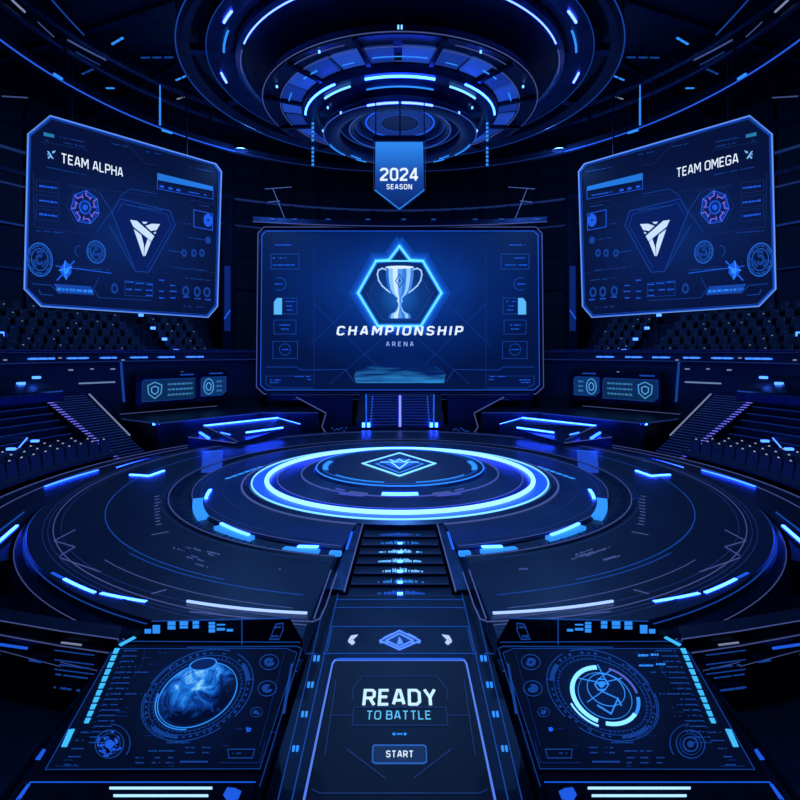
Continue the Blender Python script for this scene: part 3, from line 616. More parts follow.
# low kerb on the floor left and right of the consoles --------------------------------
for s in (-1, 1):
    sd = SD[s]; k = thing('balustrade', 'low dark wall with pale edge lines and small markings outside the %s console' % sd, 'wall', (s * 6, 7.5, -.9))
    pl = [at_z(SX(x, s), y, .2) for x, y in ((118, 638.4), (60, 630.3), (0, 620), (-70, 604))]
    o_ = Vector((s * .1, .3, 0)); m = MB()
    for a, b in zip(pl, pl[1:]):
        q = [a, b, b + o_, a + o_]; m.hexa([Vector((p.x, p.y, -.9)) for p in q], q)
    obj('body', m, M_DARK, k)
    m = MB(); f_ = Vector((-s * .02, -.02, 0))
    for a, b in zip(pl, pl[1:]):
        for z in (0, -.2): m.bar(a + f_ + Vector((0, 0, z)), b + f_ + Vector((0, 0, z)), .012, .01)
        m.bar(a + f_ + Vector((0, 0, -.48)), b + f_ + Vector((0, 0, -.42)), .006, .006)
    obj('edge_line', m, E_LINE2, k)
    u_ = (pl[2] - pl[0]) if s > 0 else (pl[0] - pl[2]); u_.z = 0
    Q = Panel(pl[1] + Vector((-s * .03, -.05, 0)), u_, (0, 0, 1), s)
    m = MB(); Q.poly(m, [(0, 643), (0, 645), (28, 649), (28, 647)], 0, .02); obj('light_bar', m, E_BLUE, k)
    m = MB(); Q.poly(m, [(30, 659), (42, 661), (42, 662.3), (30, 660.3)], 0, .02); obj('light_bar', m, E_MID, k)
    m = MB(); Q.poly(m, [(62, 641.5), (82, 644), (82, 645.2), (62, 642.7)], 0, .02); obj('light_bar', m, E_DOTW, k)
    m = MB()
    for (x, y, ln, sz) in ((60, 664.5, 30, 2), (56, 674, 32, 2), (54, 687, 26, 3)): Q.dashes(m, (x, y), ln, sz, .13, .9)
    for y in (650, 659.5, 669): Q.line(m, [(55, y), (94, y + 5)], .008)
    obj('stencil_marks', m, E_MID, k)
    # bright beams at the outermost frame edge: lamps on a barrier beside the stage
    bar = thing('tube_lamp', 'bright blue slanted floor tube lamp beside the stage rim at the far %s edge' % sd, 'lamp', (s * 9.4, 12, -.22))
    A, B = at_z(SX(-12, s), 561, -.17), at_z(SX(27, s), 525, -.17); o_ = Vector((s * .16, -.05, 0))
    A, B = A + o_ * 1.2, B + o_ * 1.2
    m = MB(); m.bar(A + Vector((0, 0, -.025)), B + Vector((0, 0, -.025)), .16, .04); obj('channel', m, M_DARK, bar)
    m = MB(); m.bar(A, B, .06, .05); obj('tube', m, E_BAR, bar)
    m = MB(); m.bar(at_z(SX(-10, s), 538, -.2), at_z(SX(24, s), 512, -.2), .03, .03); obj('side_tube', m, E_MID, bar)
    for p, q in (((14, 566), (19, 564)), ((20, 577), (27, 575.5)), ((0, 572), (12, 570))): m = MB(); m.bar(at_z(SX(p[0], s), p[1], -.88), at_z(SX(q[0], s), q[1], -.88), .05, .04); obj('marker_light', m, E_CYAN, bar)
# ------------------------------------------------------------------ rear deck, rear stairs, team desks
for s in (-1, 1):
    sd = SD[s]
    pts = [at_z(SX(x, s), y, .8) for x, y in ((122, 419), (157, 423.6), (262, 412.8), (318, 412.8))]
    pts = [(p.x, p.y) for p in pts]; back = [(pts[-1][0], 29.8), (s * 9.0, 30.0), (s * 12.6, 27.0), (s * 13.9, 25.2)]
    dk = thing('rear_deck', 'raised dark deck with lit edge on the %s behind the team desk' % sd, 'platform', (s * 9, 26, -.9))
    q = pts + back
    m = MB(); m.hexa([(x, y, -.9) for x, y in q], [(x, y, .8) for x, y in q]); obj('body', m, M_DARK, dk)
    m = MB()
    for a, b in zip(pts, pts[1:]): m.bar((a[0], a[1], .8), (b[0], b[1], .8), .05, .05)
    obj('edge_line', m, E_LINE, dk)
    p = at_z(SX(157, s), 423.5, .78); m = MB(); m.box(p.x - .15, p.x + .15, p.y - .1, p.y + .05, .72, .80); obj('corner_lamp', m, E_BAR, dk)
    m = MB(); u = [at_z(SX(x, s), y, .81) for x, y in ((120, 414.2), (258, 402.4))]; m.bar(u[0], u[1], .05, .03); obj('deck_line', m, E_LINE2, dk)
    # wedge-shaped team desk
    A, B, Cc = at_z(SX(204, s), 426, .6), at_z(SX(278, s), 418, .6), at_z(SX(300, s), 424, .45)
    D, E2 = at_z(SX(188, s), 437, .35), at_z(SX(268, s), 441, .1)
    ds = thing('team_desk', 'wedge shaped desk edged with bright blue light tubes, rear %s of the stage' % sd, 'desk', ((A.x + B.x) / 2, A.y, 0))
    Ff = at_z(SX(236, s), 443, .12)
    tops = [D, Ff, Cc, B, A]
    m = MB(); m.hexa([Vector((p.x, p.y, -.9 if (Vector((p.x, p.y - CY))).length > 10.3 else .005)) for p in tops], tops); obj('top', m, M_MID, ds)
    m = MB(); m.bar(A, B, .09, .08); m.bar(B, Cc, .03, .03); obj('light_tube', m, E_BAR, ds)
    a, b = at_z(SX(246, s), 433.2, .36), at_z(SX(283, s), 428.2, .42); m = MB(); m.bar(a + Vector((0, 0, .03)), b + Vector((0, 0, .03)), .08, .06); obj('light_tube', m, E_BAR, ds)
    a, b = at_z(SX(221, s), 433.2, .44), at_z(SX(230, s), 435.4, .40); m = MB(); m.bar(a + Vector((0, 0, .03)), b + Vector((0, 0, .03)), .05, .04); obj('light_tube', m, E_BARB, ds)
    a, b = at_z(SX(200, s), 434, .42), at_z(SX(209, s), 439.4, .34); m = MB(); m.bar(a + Vector((0, 0, .06)), b + Vector((0, 0, .04)), .09, .07); obj('light_tube', m, E_BARB, ds)
    m = MB(); m.bar(A + Vector((0, 0, .01)), at_z(SX(238, s), 442, .13), .03, .03); m.bar(D, Ff, .03, .03); obj('edge_line', m, E_LINE2, ds)
rs = thing('rear_staircase', 'steep staircase with lit centre strip rising behind the podium to the big screen', 'stairs', (0, 27, -.9))
n = 11
for i in range(n):
    y0 = 27.1 + i * .2; zt = .08 + (i + 1) * 1.4 / n
    m = MB(); m.box(-1.75, 1.75, y0, 29.35, zt - 1.4 / n, zt - .0); obj('tread', m, M_MID, rs)
    m = MB(); m.box(-1.75, 1.75, y0 - .012, y0 + .0, zt - .035, zt); obj('nosing_line', m, E_LINE, rs)
m = MB(); m.box(-2.6, 2.6, 26.85, 29.35, -.9, .08); obj('base', m, M_DARK, rs)
m = MB()
for i in range(n):
    y0 = 27.1 + i * .2; zt = .08 + (i + 1) * 1.4 / n; m.box(-.06, .06, y0 - .03, y0 - .012, zt - .12, zt - .01); m.box(-.06, .06, y0 - .03, y0 + .2, zt, zt + .015)
obj('centre_strip', m, emit('strip_violet', (.12, .16, 1), 2.2, True), rs)
for s in (-1, 1):
    m = MB()
    for i in range(n):
        y0 = 27.1 + i * .2; zt = .08 + (i + 1) * 1.4 / n; m.box(s * 1.5 - .03, s * 1.5 + .03, y0 - .03, y0 - .012, zt - .1, zt - .02)
    obj('side_strip', m, E_BLUE, rs)
    m = MB(); m.hexa([(s * x, y, -.0) for x, y in ((1.8, 27), (2.25, 27), (2.25, 29.35), (1.8, 29.35))], [(s * 1.8, 27, .35), (s * 2.25, 27, .35), (s * 2.25, 29.35, 1.55), (s * 1.8, 29.35, 1.55)]); obj('side_wall', m, M_DARK, rs)
    m = MB()
    for k in range(6): m.box(s * 1.72 - .04, s * 1.72 + .04, 26.92, 27.0, .9 + k * .14, .99 + k * .14)
    m.box(s * 1.72 - .03, s * 1.72 + .03, 27.0, 27.04, .08, 1.75); obj('lamp_post', m, E_BLUE, rs)
    m = MB(); m.box(s * 1.72 - .2, s * 1.72 - .06, 26.87, 26.99, .08, .3); m.box(s * 1.72 + .06, s * 1.72 + .2, 26.87, 26.99, .08, .3); obj('foot_lamp', m, E_BAR, rs)
    fl = thing('screen_bracket', 'angular dark plinth with pale outline, %s of the rear stairs under the screen' % SD[s], 'plinth', (s * 4, 28, -.9))
    q = [at_y(SX(x, s), y, 27.6) for x, y in ((296, 397), (326, 413), (322, 427), (328, 436), (352, 436), (352, 397))]
    m = MB(); m.hexa(q, [p + Vector((0, .5, 0)) for p in q]); obj('body', m, M_DARK, fl)
    m = MB()
    for a, b in zip(q[:4], q[1:4]): m.bar(a + Vector((0, -.02, 0)), b + Vector((0, -.02, 0)), .05, .04, (0, 1, 0))
    obj('outline', m, E_LINE2, fl)
    m = MB()
    for k in range(7): x = SX(332 + k * 2.4, s); a = at_y(x, 430 + R.uniform(-2, 2), 27.57); m.box(a.x - .04, a.x + .04, a.y, a.y + .03, a.z - .03, a.z + .04)
    obj('indicator', m, E_MID, fl)
# ------------------------------------------------------------------ main screen
cs = thing('main_screen', 'huge wide screen showing a trophy and CHAMPIONSHIP ARENA at the back', 'screen', (0, 30, 1.6))
P = Panel((0, 30, 4), (1, 0, 0), (0, 0, 1))
out = [(258, 233), (264, 227), (536, 227), (542, 233), (543.5, 387), (536, 394), (264, 394), (256.5, 387)]
m = MB(); P.poly(m, out, -.5, -.01); obj('cabinet', m, M_DARK, cs, bevel=.03)
inn = [(262, 235), (266, 231), (534, 231), (538, 235), (539.5, 385), (534, 390), (266, 390), (260.5, 385)]
m = MB(); P.poly(m, inn, -.01, .0)
obj('display', m, screen_mat('main_display', [(0, (.005, .075, .46)), (.3, (.003, .042, .29)), (.62, (.0015, .018, .14)), (1.0, (.001, .007, .05))], (0, 0, 6.0), (9.2, 9, 5.6), noise=.18, nscale=.5), cs)
m = MB(); P.line(m, out, .05, closed=True); obj('frame_line', m, E_LINE2, cs)
m = MB(); P.line(m, inn, .035, closed=True); obj('frame_line', m, E_BLUE, cs)
def hexpts(k, cx=399.5, cy=292.5):
    b = [(358, 293), (376, 261), (389, 260), (399.5, 246), (410, 260), (423, 261), (441.5, 293), (421, 326), (378, 326)]
    return [(cx + (x - cx) * k, cy + (y - cy) * k) for x, y in b]
m = MB(); P.poly(m, hexpts(.97), 0, .015); obj('hexagon_field', m, screen_mat('hex_field', [(0, (.012, .13, .55)), (.55, (.004, .04, .22)), (1, (.003, .02, .12))], (0, 0, 5.4), (2.3, 9, 2.3), noise=.1, nscale=1), cs)
hh = None
for k_, (wd_, cl_) in enumerate(((.9, (.004, .064, .40)), (.62, (.006, .085, .50)), (.42, (.008, .13, .68)), (.27, (.016, .24, .92)))):
    m = MB(); P.line(m, hexpts(1.0), wd_, 0, .008 + .003 * k_, closed=True); o = obj('hexagon_halo' if not hh else 'halo_step', m, emit('halo_blue_%d' % k_, cl_, .85), hh or cs); hh = hh or o
m = MB(); P.line(m, hexpts(1.0), .12, 0, .03, closed=True); P.line(m, [(377, 261), (422, 261)], .09, 0, .03); hx = obj('hexagon_badge', m, emit('hex_cyan', (.12, .60, 1), 1.4), cs)
m = MB(); P.line(m, hexpts(.8)[6:] + hexpts(.8)[:1], .04, .015, .03); P.line(m, hexpts(.72)[:2], .05, .015, .03); P.line(m, hexpts(.72)[5:7], .05, .015, .03); obj('hexagon_inner_line', m, E_MID, cs)
c5 = lambda x, y: (265 + x * .3375, 265 + y * .3375)
# trophy picture: mirrored outline, bands of silver and blue
prof = [(41, 4), (41, 30), (38, 52), (33, 72), (25, 85), (14, 94), (7, 100), (10, 104), (10, 109), (5.5, 113), (5.5, 121), (9, 130), (15, 138), (25, 143), (31, 146), (31, 151), (33, 153), (33, 158)]
def band(mm, f0, f1, lift):
    for (r0, y0), (r1, y1) in zip(prof, prof[1:]):
        P.poly(mm, [c5(399 + r1 * f0, y1), c5(399 + r1 * f1, y1), c5(399 + r0 * f1, y0), c5(399 + r0 * f0, y0)], .02, lift)
tcol = [(-1, -.8, (.02, .16, .6)), (-.8, -.5, (.30, .62, 1)), (-.5, -.15, (.70, .90, 1)), (-.15, .2, (.10, .35, .85)), (.2, .5, (.04, .22, .70)), (.5, .78, (.35, .68, 1)), (.78, 1, (.06, .25, .75))]
tp = None
for i, (f0, f1, cl) in enumerate(tcol):
    m = MB(); band(m, f0, f1, .04); o = obj('trophy_picture' if i == 0 else 'trophy_shade', m, emit('trophy_tone_%d' % i, cl, .9), tp or cs)
    if i == 0: tp = o
m = MB()
for s in (-1, 1):
    hp = [(40, 14), (52, 10), (63, 16), (66, 28), (62, 46), (52, 62), (38, 74), (27, 82)]
    P.line(m, [c5(399 + s * x, y) for x, y in hp], .08, .02, .04)
obj('trophy_handle', m, emit('trophy_handle_tone', (.42, .72, 1), .85), tp)
m = MB(); P.ell(m, c5(399, 7), (14.2, 0), (0, 1.5), 0, 1, 0, 6.2832, 32, .04, .05); obj('trophy_rim', m, emit('trophy_rim_tone', (.75, .92, 1), .95), tp)
m = MB(); P.line(m, [c5(399, 28), c5(411, 47), c5(399, 66), c5(387, 47)], .05, .04, .055, closed=True); P.poly(m, [c5(399, 40), c5(403, 47), c5(399, 54), c5(395, 47)], .04, .055); obj('trophy_diamond', m, emit('trophy_diamond_tone', (.02, .10, .4), .8), tp)
m = MB(); P.text(m, 'CHAMPIONSHIP', (337, 330.7), (463, 330.7), 9.4, .22, 1.25, .16, .03); obj('title_text', m, emit('title_white', (.78, .90, 1), 1.0), cs)
m = MB(); P.line(m, [(337, 331), (462, 331)], .03, .0, .02); obj('title_line', m, E_BLUE, cs)
m = MB(); P.text(m, 'ARENA', (386, 344), (413.5, 344), 4.6, .16, 1.5, 0, .03); obj('subtitle_text', m, emit('subtitle_pale', (.40, .60, 1), .75), cs)
m = MB(); P.poly(m, [(354, 376), (356, 371), (368, 367), (378, 362), (392, 358), (404, 357), (420, 360), (436, 366), (446, 373), (444, 383), (356, 383)], 0, .012)
wm, nt, b = nodes_of('water_picture'); b.inputs['Base Color'].default_value = (.002, .006, .02, 1); tc = nt.nodes.new('ShaderNodeTexCoord'); mp = nt.nodes.new('ShaderNodeMapping'); mp.inputs['Scale'].default_value = (.22, 1, 2.6); nz = nt.nodes.new('ShaderNodeTexNoise'); nz.inputs['Scale'].default_value = 1.6; nz.inputs['Detail'].default_value = 6
nt.links.new(tc.outputs['Object'], mp.inputs[0]); nt.links.new(mp.outputs[0], nz.inputs['Vector']); rp = nt.nodes.new('ShaderNodeValToRGB'); rp.color_ramp.elements[0].position = .36; rp.color_ramp.elements[0].color = (.001, .015, .115, 1); rp.color_ramp.elements[1].position = .72; rp.color_ramp.elements[1].color = (.03, .30, .80, 1)
sz = nt.nodes.new('ShaderNodeSeparateXYZ'); nt.links.new(tc.outputs['Object'], sz.inputs[0]); zr = nt.nodes.new('ShaderNodeMapRange')
_p = P.w(P.l((400, 382))).z - 1.6; zr.inputs[1].default_value = _p; zr.inputs[2].default_value = _p + 1.55; zr.inputs[3].default_value = .10; zr.inputs[4].default_value = -.38
nt.links.new(sz.outputs['Z'], zr.inputs[0]); wa = nt.nodes.new('ShaderNodeMath'); nt.links.new(nz.outputs['Fac'], wa.inputs[0]); nt.links.new(zr.outputs[0], wa.inputs[1])
nt.links.new(wa.outputs[0], rp.inputs[0]); nt.links.new(rp.outputs[0], b.inputs['Emission Color']); b.inputs['Emission Strength'].default_value = .8; wm.cycles.emission_sampling = 'NONE'
obj('water_picture', m, wm, cs)
for s in (-1, 1):
    Q = Panel((0, 30, 4), (1, 0, 0), (0, 0, 1), s)
    m = MB()
    for bx in ((282, 298, 297, 314), (274, 320, 296, 334), (273, 341.5, 297.5, 358.5), (271, 254, 299, 269)): Q.line(m, [(bx[0], bx[1]), (bx[2], bx[1]), (bx[2], bx[3]), (bx[0], bx[3])], .035, closed=True)
    Q.ell(m, (280, 284), (6.5, 0), (0, 6.5), .88, 1, -2.2, 2.2); Q.ell(m, (285, 349.5), (6, 0), (0, 6), .88, 1)
    Q.line(m, [(266, 367), (297, 367), (301, 370), (346, 369.5), (354, 382)], .035); Q.line(m, [(266, 376), (266, 384), (273, 388), (314, 388)], .03); Q.line(m, [(266, 376), (314, 376)], .02)
    Q.line(m, [(310, 345), (355, 302)], .02); Q.line(m, [(314, 304), (350, 340)], .02); Q.line(m, [(335, 284), (385, 330)], .015); Q.line(m, [(314, 250), (314, 386)], .012); Q.line(m, [(388, 334), (330, 384)], .018); Q.line(m, [(350, 340), (392, 380)], .018)
    obj('widget_outlines', m, E_MID, cs)
    m = MB(); Q.poly(m, [(274, 314.5), (282, 314.5), (282, 298), (277, 298), (274, 302)], 0, .02); Q.line(m, [(274.5, 307), (281.5, 307)], .02, .02, .03); obj('widget_tile', m, emit('tile_cyan', (.12, .55, .95), .85), cs)
    m = MB()
    for x, y, ln in ((284, 301.5, 11), (286, 306, 6), (287, 310, 6), (279, 325, 13), (281, 329, 8), (273, 258, 13), (273, 265, 22), (275, 284, 8), (281, 349.5, 8), (275, 245, 16), (270, 380, 11), (270, 382.5, 9), (295, 376.5, 15), (305, 379.5, 6)): Q.dashes(m, (x, y), ln, 1.6, 0, .9)
    obj('widget_text', m, E_BLUE, cs)
# header beam and foot sill of the main screen
m = MB(); n_ = 16; q = []
for i in range(n_ + 1):
    t = -1 + 2 * i / n_; q.append((t * 8.2, 29.75 + .0 * t, 11.05 + .25 * t * t))
for a, b in zip(q, q[1:]): m.bar(a, b, .35, .3)
obj('header_beam', m, M_MID, cs)
m = MB()
for a, b in zip(q, q[1:]): m.bar(Vector(a) + Vector((0, -.19, -.14)), Vector(b) + Vector((0, -.19, -.14)), .03, .03)
obj('header_line', m, E_LINE2, cs)
for s in (-1, 1):
    m = MB()
    for a, b in (((265, 189), (292, 187)), ((273, 189), (285, 219)), ((268, 202), (280, 201))): m.bar(at_y(SX(a[0], s), a[1], 29.8), at_y(SX(b[0], s), b[1], 29.8), .03, .03, (0, 1, 0))
    obj('header_bracket', m, E_LINE2, cs)
m = MB()
for k in range(9):
    x = -7.5 + k * 1.9 + R.uniform(-.5, .5); m.box(x, x + .25, 29.52, 29.6, 11.25, 11.32)
obj('header_lamp', m, E_MID, cs)
m = MB(); m.box(-7.4, 7.4, 29.4, 30.3, 1.2, 1.62); obj('sill', m, M_DARK, cs)
m = MB(); m.box(-7.2, 7.2, 29.38, 29.41, 1.5, 1.54); m.box(-6, 6, 29.38, 29.41, 1.25, 1.28); obj('sill_line', m, E_LINE, cs)
for s in (-1, 1): m = MB(); m.box(s * 6 - .2, s * 6 + .2, 29.9, 30.3, .8, 1.4); m.box(s * 5.8, s * 6.2, 30.1, 30.4, 10.6, 11.2); obj('support_post', m, M_DARK, cs)
# ------------------------------------------------------------------ side screens
cc2 = lambda x, y: (20 + x * .2625, 110 + y * .2625)
def side_screen(s):
    sd = SD[s]; k = 1.3
    near = Vector((s * .7075 * 15 * k, 15 * k, 4)); far = Vector((s * .4408 * 15 * k, (15 + .755 * .4066 * 15) * k, 4))
    u = (far - near) if s < 0 else (near - far); o = near if s < 0 else far
    P = Panel(o, u, (0, 0, 1), s)
    who = 'ALPHA' if s < 0 else 'OMEGA'
    c = thing('team_screen', 'large angled hanging screen headed TEAM %s on the %s' % (who, sd), 'screen', ((near + far) / 2) + Vector((0, 0, 1.6)))
    out = [cc2(*q) for q in ((115, 22), (745, 205), (767, 235), (752, 748), (716, 790), (80, 748), (16, 682), (30, 92))]
    ctr = P.w(P.l((130, 222))) - parent_world(c)
    m = MB(); P.poly(m, out, -.22, -.01); obj('cabinet', m, M_DARK, c, bevel=.02)
    inn = [cc2(*q) for q in ((120, 34), (738, 212), (757, 238), (743, 742), (712, 780), (86, 739), (26, 678), (40, 98))]
    m = MB(); P.poly(m, inn, -.01, 0); obj('display', m, screen_mat('team_display_' + sd, [(0, (.004, .026, .17)), (.5, (.003, .013, .085)), (1, (.002, .006, .038))], tuple(ctr + Vector((0, 0, -.6))), (4.2, 6, 3.8), noise=.3, nscale=.5), c)
    m = MB(); P.line(m, out, .036, -.01, .03, closed=True); obj('frame_line', m, emit('frame_glow', (.16, .36, .95), .85), c)
    m = MB(); P.line(m, [(x_ + (130 - x_) * .012, y_ + (222 - y_) * .012) for x_, y_ in out], .03, -.01, .02, closed=True); obj('frame_line', m, E_BLUE, c)
    m = MB(); P.line(m, inn, .03, closed=True); obj('frame_line', m, E_MID, c)
    m = MB(); P.text(m, 'TEAM ' + who, cc2(158, 186), cc2(392, 236), 9.6, .15, 1.0); obj('title_text', m, E_WHITE, c)
    m = MB()
    for q in (((103, 156), (110, 158), (128, 186), (121, 185)), ((122, 158), (136, 154), (131, 163), (124, 166)), ((105, 182), (115, 172), (117, 177), (110, 186)), ((104, 166), (110, 170), (106, 174))): P.poly(m, [cc2(*p) for p in q])
    obj('title_icon', m, emit('icon_pale', (.22, .58, 1), .9), c)
    # emblem: split winged triangle
    m = MB(); dx = 0
    ce = lambda x, y: (115 + x * .08125, 200 + y * .08125)
    for q in (((185, 245), (265, 258), (480, 445), (445, 508), (225, 330)), ((230, 360), (320, 430), (352, 560), (352, 695), (338, 675)), ((400, 480), (440, 515), (370, 690), (358, 685), (364, 590)),
              ((375, 318), (450, 293), (550, 298), (510, 370), (440, 382)), ((330, 268), (400, 272), (375, 295), (350, 292)), ((470, 405), (505, 390), (490, 420))): P.poly(m, [ce(*p) for p in q], .012, .03)
    obj('team_emblem', m, emit('emblem_white', (.62, .80, 1), .95), c)
    tri = [cc2(*q) for q in ((350, 390), (380, 338), (572, 385), (590, 440), (490, 618), (440, 615))]
    m = MB(); P.poly(m, tri, 0, .008); eb = obj('emblem_field', m, emit('emblem_field', (.003, .015, .12), .8), c)
    m = MB(); P.line(m, tri, .035, .008, .02, closed=True); P.line(m, [cc2(*q) for q in ((366, 395), (388, 356), (560, 398), (575, 440), (484, 600))], .02, .008, .02); P.dashes(m, cc2(410, 362), 34, 2, .16); obj('emblem_outline', m, E_MID, c)
    m = MB(); P.line(m, [cc2(300, 310), cc2(350, 385), cc2(290, 468)], .02); P.line(m, [cc2(340, 440), cc2(430, 600)], .03); P.line(m, [cc2(380, 330), cc2(420, 300), cc2(520, 320)], .02); obj('link_lines', m, E_MID, c)
    # purple octagonal badge
    C = cc2(248, 371)
    def oct(mm, rx, ry, wd, n=8, rot=.0): P.line(mm, [(C[0] + rx * cos(2 * pi * i / n + rot), C[1] + ry * sin(2 * pi * i / n + rot) + .1 * rx * cos(2 * pi * i / n + rot)) for i in range(n)], wd, 0, .02, True)
    m = MB(); oct(m, 14.5, 17, .03, 7, .3); oct(m, 12.5, 15, .012, 7, .3); oct(m, 6, 7, .035); P.ell(m, C, (2.6, 0), (0, 3), 0, 1, z1=.02); P.ell(m, C, (4.6, 0), (0, 5.4), .93, 1, z1=.02); bd = obj('octagon_badge', m, E_BLUE, c)
    m = MB()
    for i in range(7):
        a = 2 * pi * i / 7 + .3; b_ = a + .55; P.line(m, [(C[0] + 14 * cos(a), C[1] + 16.5 * sin(a) + 1.4 * cos(a)), (C[0] + 10 * cos(a), C[1] + 12 * sin(a) + cos(a)), (C[0] + 9.6 * cos(b_), C[1] + 11.4 * sin(b_) + cos(b_))], .045)
        P.line(m, [(C[0] + 7.5 * cos(b_), C[1] + 9 * sin(b_)), (C[0] + 11 * cos(b_), C[1] + 13 * sin(b_))], .03)
    obj('badge_ring', m, emit('badge_violet', (.20, .15, .85), .8), bd)
    m = MB(); oct(m, 19, 21.5, .02, 6, 0); obj('badge_outline', m, E_LINE, bd)
    # dials
    for x, y, rx, ry in ((75, 570, 13, 17), (290, 541, 9.5, 11.5)):
        C_ = cc2(x, y); m = MB()
        P.ell(m, C_, (rx, rx * .12), (0, ry), .93, 1.0); P.ell(m, C_, (rx, rx * .12), (0, ry), .84, .86); P.ell(m, C_, (rx, rx * .12), (0, ry), .62, .66); d = obj('dial', m, emit('dial_azure', (.02, .16, .75), .8), c)
        m = MB()
        for i in range(12):
            a = 2 * pi * i / 12 + R.random() * .3
            P.ell(m, C_, (rx, rx * .12), (0, ry), .74, .84, a, a + .3, 60)
        P.ell(m, C_, (rx, 0), (0, ry), .15, .34, .4, 5.5, 20)
        for i in range(3): P.ell(m, C_, (rx, 0), (0, ry), .4, .55, i * 2.1, i * 2.1 + 1.1, 24)
        obj('dial_core', m, E_MID, d)
    m = MB(); P.ell(m, cc2(224, 537), (4, 0), (0, 5.5), .85, 1, 1.6, 5.0); P.line(m, [cc2(316, 540), cc2(326, 542)], .03); obj('dial_bracket', m, E_MID, c)
    # buttons on the outer side
    m = MB(); t = MB()
    for y in (292, 347, 399):
        P.line(m, [cc2(62, y - 26), cc2(148, y - 14), cc2(148, y + 26), cc2(62, y + 16)], .02, closed=True); P.dashes(t, cc2(73, y - 3), 18, 3.0, .13, 1)
    obj('button_outlines', m, E_LINE, c); obj('button_text', t, E_BLUE, c)
    # bright header bar with lit tiles
    m = MB(); P.poly(m, [cc2(*q) for q in ((523, 240), (735, 292), (735, 308), (523, 266))], 0, .012); bar = obj('header_bar', m, emit('header_cyan', (.02, .22, .80), .8), c)
    m = MB(); P.dashes(m, cc2(545, 257), 15, 1.5, .21); P.dashes(m, cc2(660, 284), 17, 1.6, .22, 1); obj('header_text', m, E_CYAN, bar)
    m = MB()
    for x, y in ((540, 292), (573, 299), (603, 305)): P.ell(m, cc2(x, y), (2.2, .4), (0, 1.2), 0, 1, z1=.02)
    P.dashes(m, cc2(640, 312), 20, 1.8, .18); P.line(m, [cc2(523, 268), cc2(523, 300), cc2(735, 340), cc2(735, 308)], .02); obj('header_tiles', m, E_BLUE, bar)
    # right hand readouts
    m = MB(); P.line(m, [cc2(662, 380), cc2(733, 396), cc2(733, 458), cc2(662, 445)], .03, closed=True); P.ell(m, cc2(716, 420), (4.4, .6), (0, 6.5), .2, 1); obj('readout_tile', m, E_BLUE, c)
    m = MB()
    for x in (625, 662, 693): P.ell(m, cc2(x, 545), (2.6, .3), (0, 4), .45, 1)
    P.ell(m, cc2(716, 496), (2.8, .3), (0, 3.6), 0, 1); P.line(m, [cc2(565, 535), cc2(620, 542)], .03); obj('readout_icons', m, E_MID, c)
    m = MB()
    for x, y, ln, sl in ((62, 460, 27, .08), (100, 217, 40, .2), (96, 115, 3, .2), (150, 103, 25, .2), (170, 125, 20, .2), (350, 128, 16, .2), (480, 158, 15, .2), (668, 360, 15, .15), (640, 485, 16, .15), (622, 432, 7, .1), (215, 603, 36, .05), (645, 218, 25, .22), (700, 228, 9, .22), (622, 748, 21, .05), (590, 600, 30, .1), (630, 640, 25, .1)): P.dashes(m, cc2(x, y), ln, 1.5, sl)
    obj('small_text', m, E_MID, c)
    m = MB(); P.poly(m, [cc2(90, 84), cc2(130, 94), cc2(130, 106), cc2(90, 98)]); obj('status_tag', m, emit('status_cyan', (.03, .32, .62), .6), c)
    m = MB()
    for pts in (((150, 40), (400, 120), (620, 180), (740, 212)), ((400, 120), (480, 205), (520, 210)), ((80, 120), (250, 150), (255, 160)), ((180, 285), (520, 330)), ((60, 445), (300, 480)), ((190, 290), (300, 312), (340, 380), (290, 470)), ((600, 370), (655, 345), (740, 360)), ((540, 590), (740, 620)), ((345, 600), (60, 590)), ((50, 240), (55, 440))): P.line(m, [cc2(*q) for q in pts], .018)
    obj('screen_lines', m, E_LINE, c)
    # bottom strip
    m = MB(); P.poly(m, [cc2(*q) for q in ((128, 662), (270, 672), (283, 705), (150, 697))], 0, .01); bs = obj('bottom_banner', m, emit('banner_blue', (.01, .07, .42), .8), c)
    m = MB(); P.dashes(m, cc2(140, 682), 36, 4.6, .07, 1); obj('banner_text', m, E_CYAN, bs)
    C_ = cc2(172, 610); m = MB(); P.poly(m, [(C_[0] - 6, C_[1]), (C_[0] - 2, C_[1] + 6), (C_[0] + 1, C_[1] + 9), (C_[0] + 6, C_[1] + 3), (C_[0] + 6, C_[1] - 4), (C_[0], C_[1] - 9)], 0, .02); P.line(m, [(C_[0] - 8, C_[1] + 10), (C_[0] + 9, C_[1] - 9)], .05); P.line(m, [(C_[0] - 9, C_[1] - 4), (C_[0] + 46, C_[1] + 3)], .03); ci = obj('crystal_icon', m, E_BLUE, c)
    m = MB(); P.line(m, [(C_[0], C_[1] - 9), (C_[0] - 1.5, C_[1]), (C_[0] + 1, C_[1] + 9)], .04, .02, .03); P.line(m, [(C_[0] - 6, C_[1]), (C_[0] - 1.5, C_[1]), (C_[0] + 6, C_[1] - 3)], .04, .02, .03); P.poly(m, [(C_[0] - 1, C_[1] - 1), (C_[0] + 4, C_[1] - 3), (C_[0] + 3, C_[1] + 3), (C_[0], C_[1] + 4)], .02, .028); obj('crystal_facets', m, E_CYAN, ci)
    m = MB()
    P.line(m, [cc2(*q) for q in ((300, 640), (280, 680), (300, 715), (500, 725))], .02); P.line(m, [cc2(48, 662), cc2(118, 668), cc2(150, 700)], .03); P.line(m, [cc2(72, 685), cc2(78, 702), cc2(125, 706)], .03)
    P.line(m, [cc2(400, 650), cc2(505, 660), cc2(505, 712), cc2(400, 706)], .018, closed=True)
    for x, y in ((360, 680), (631, 690), (675, 692), (712, 694)): P.ell(m, cc2(x, y), (3.4, .3), (0, 5.2), .55, 1)
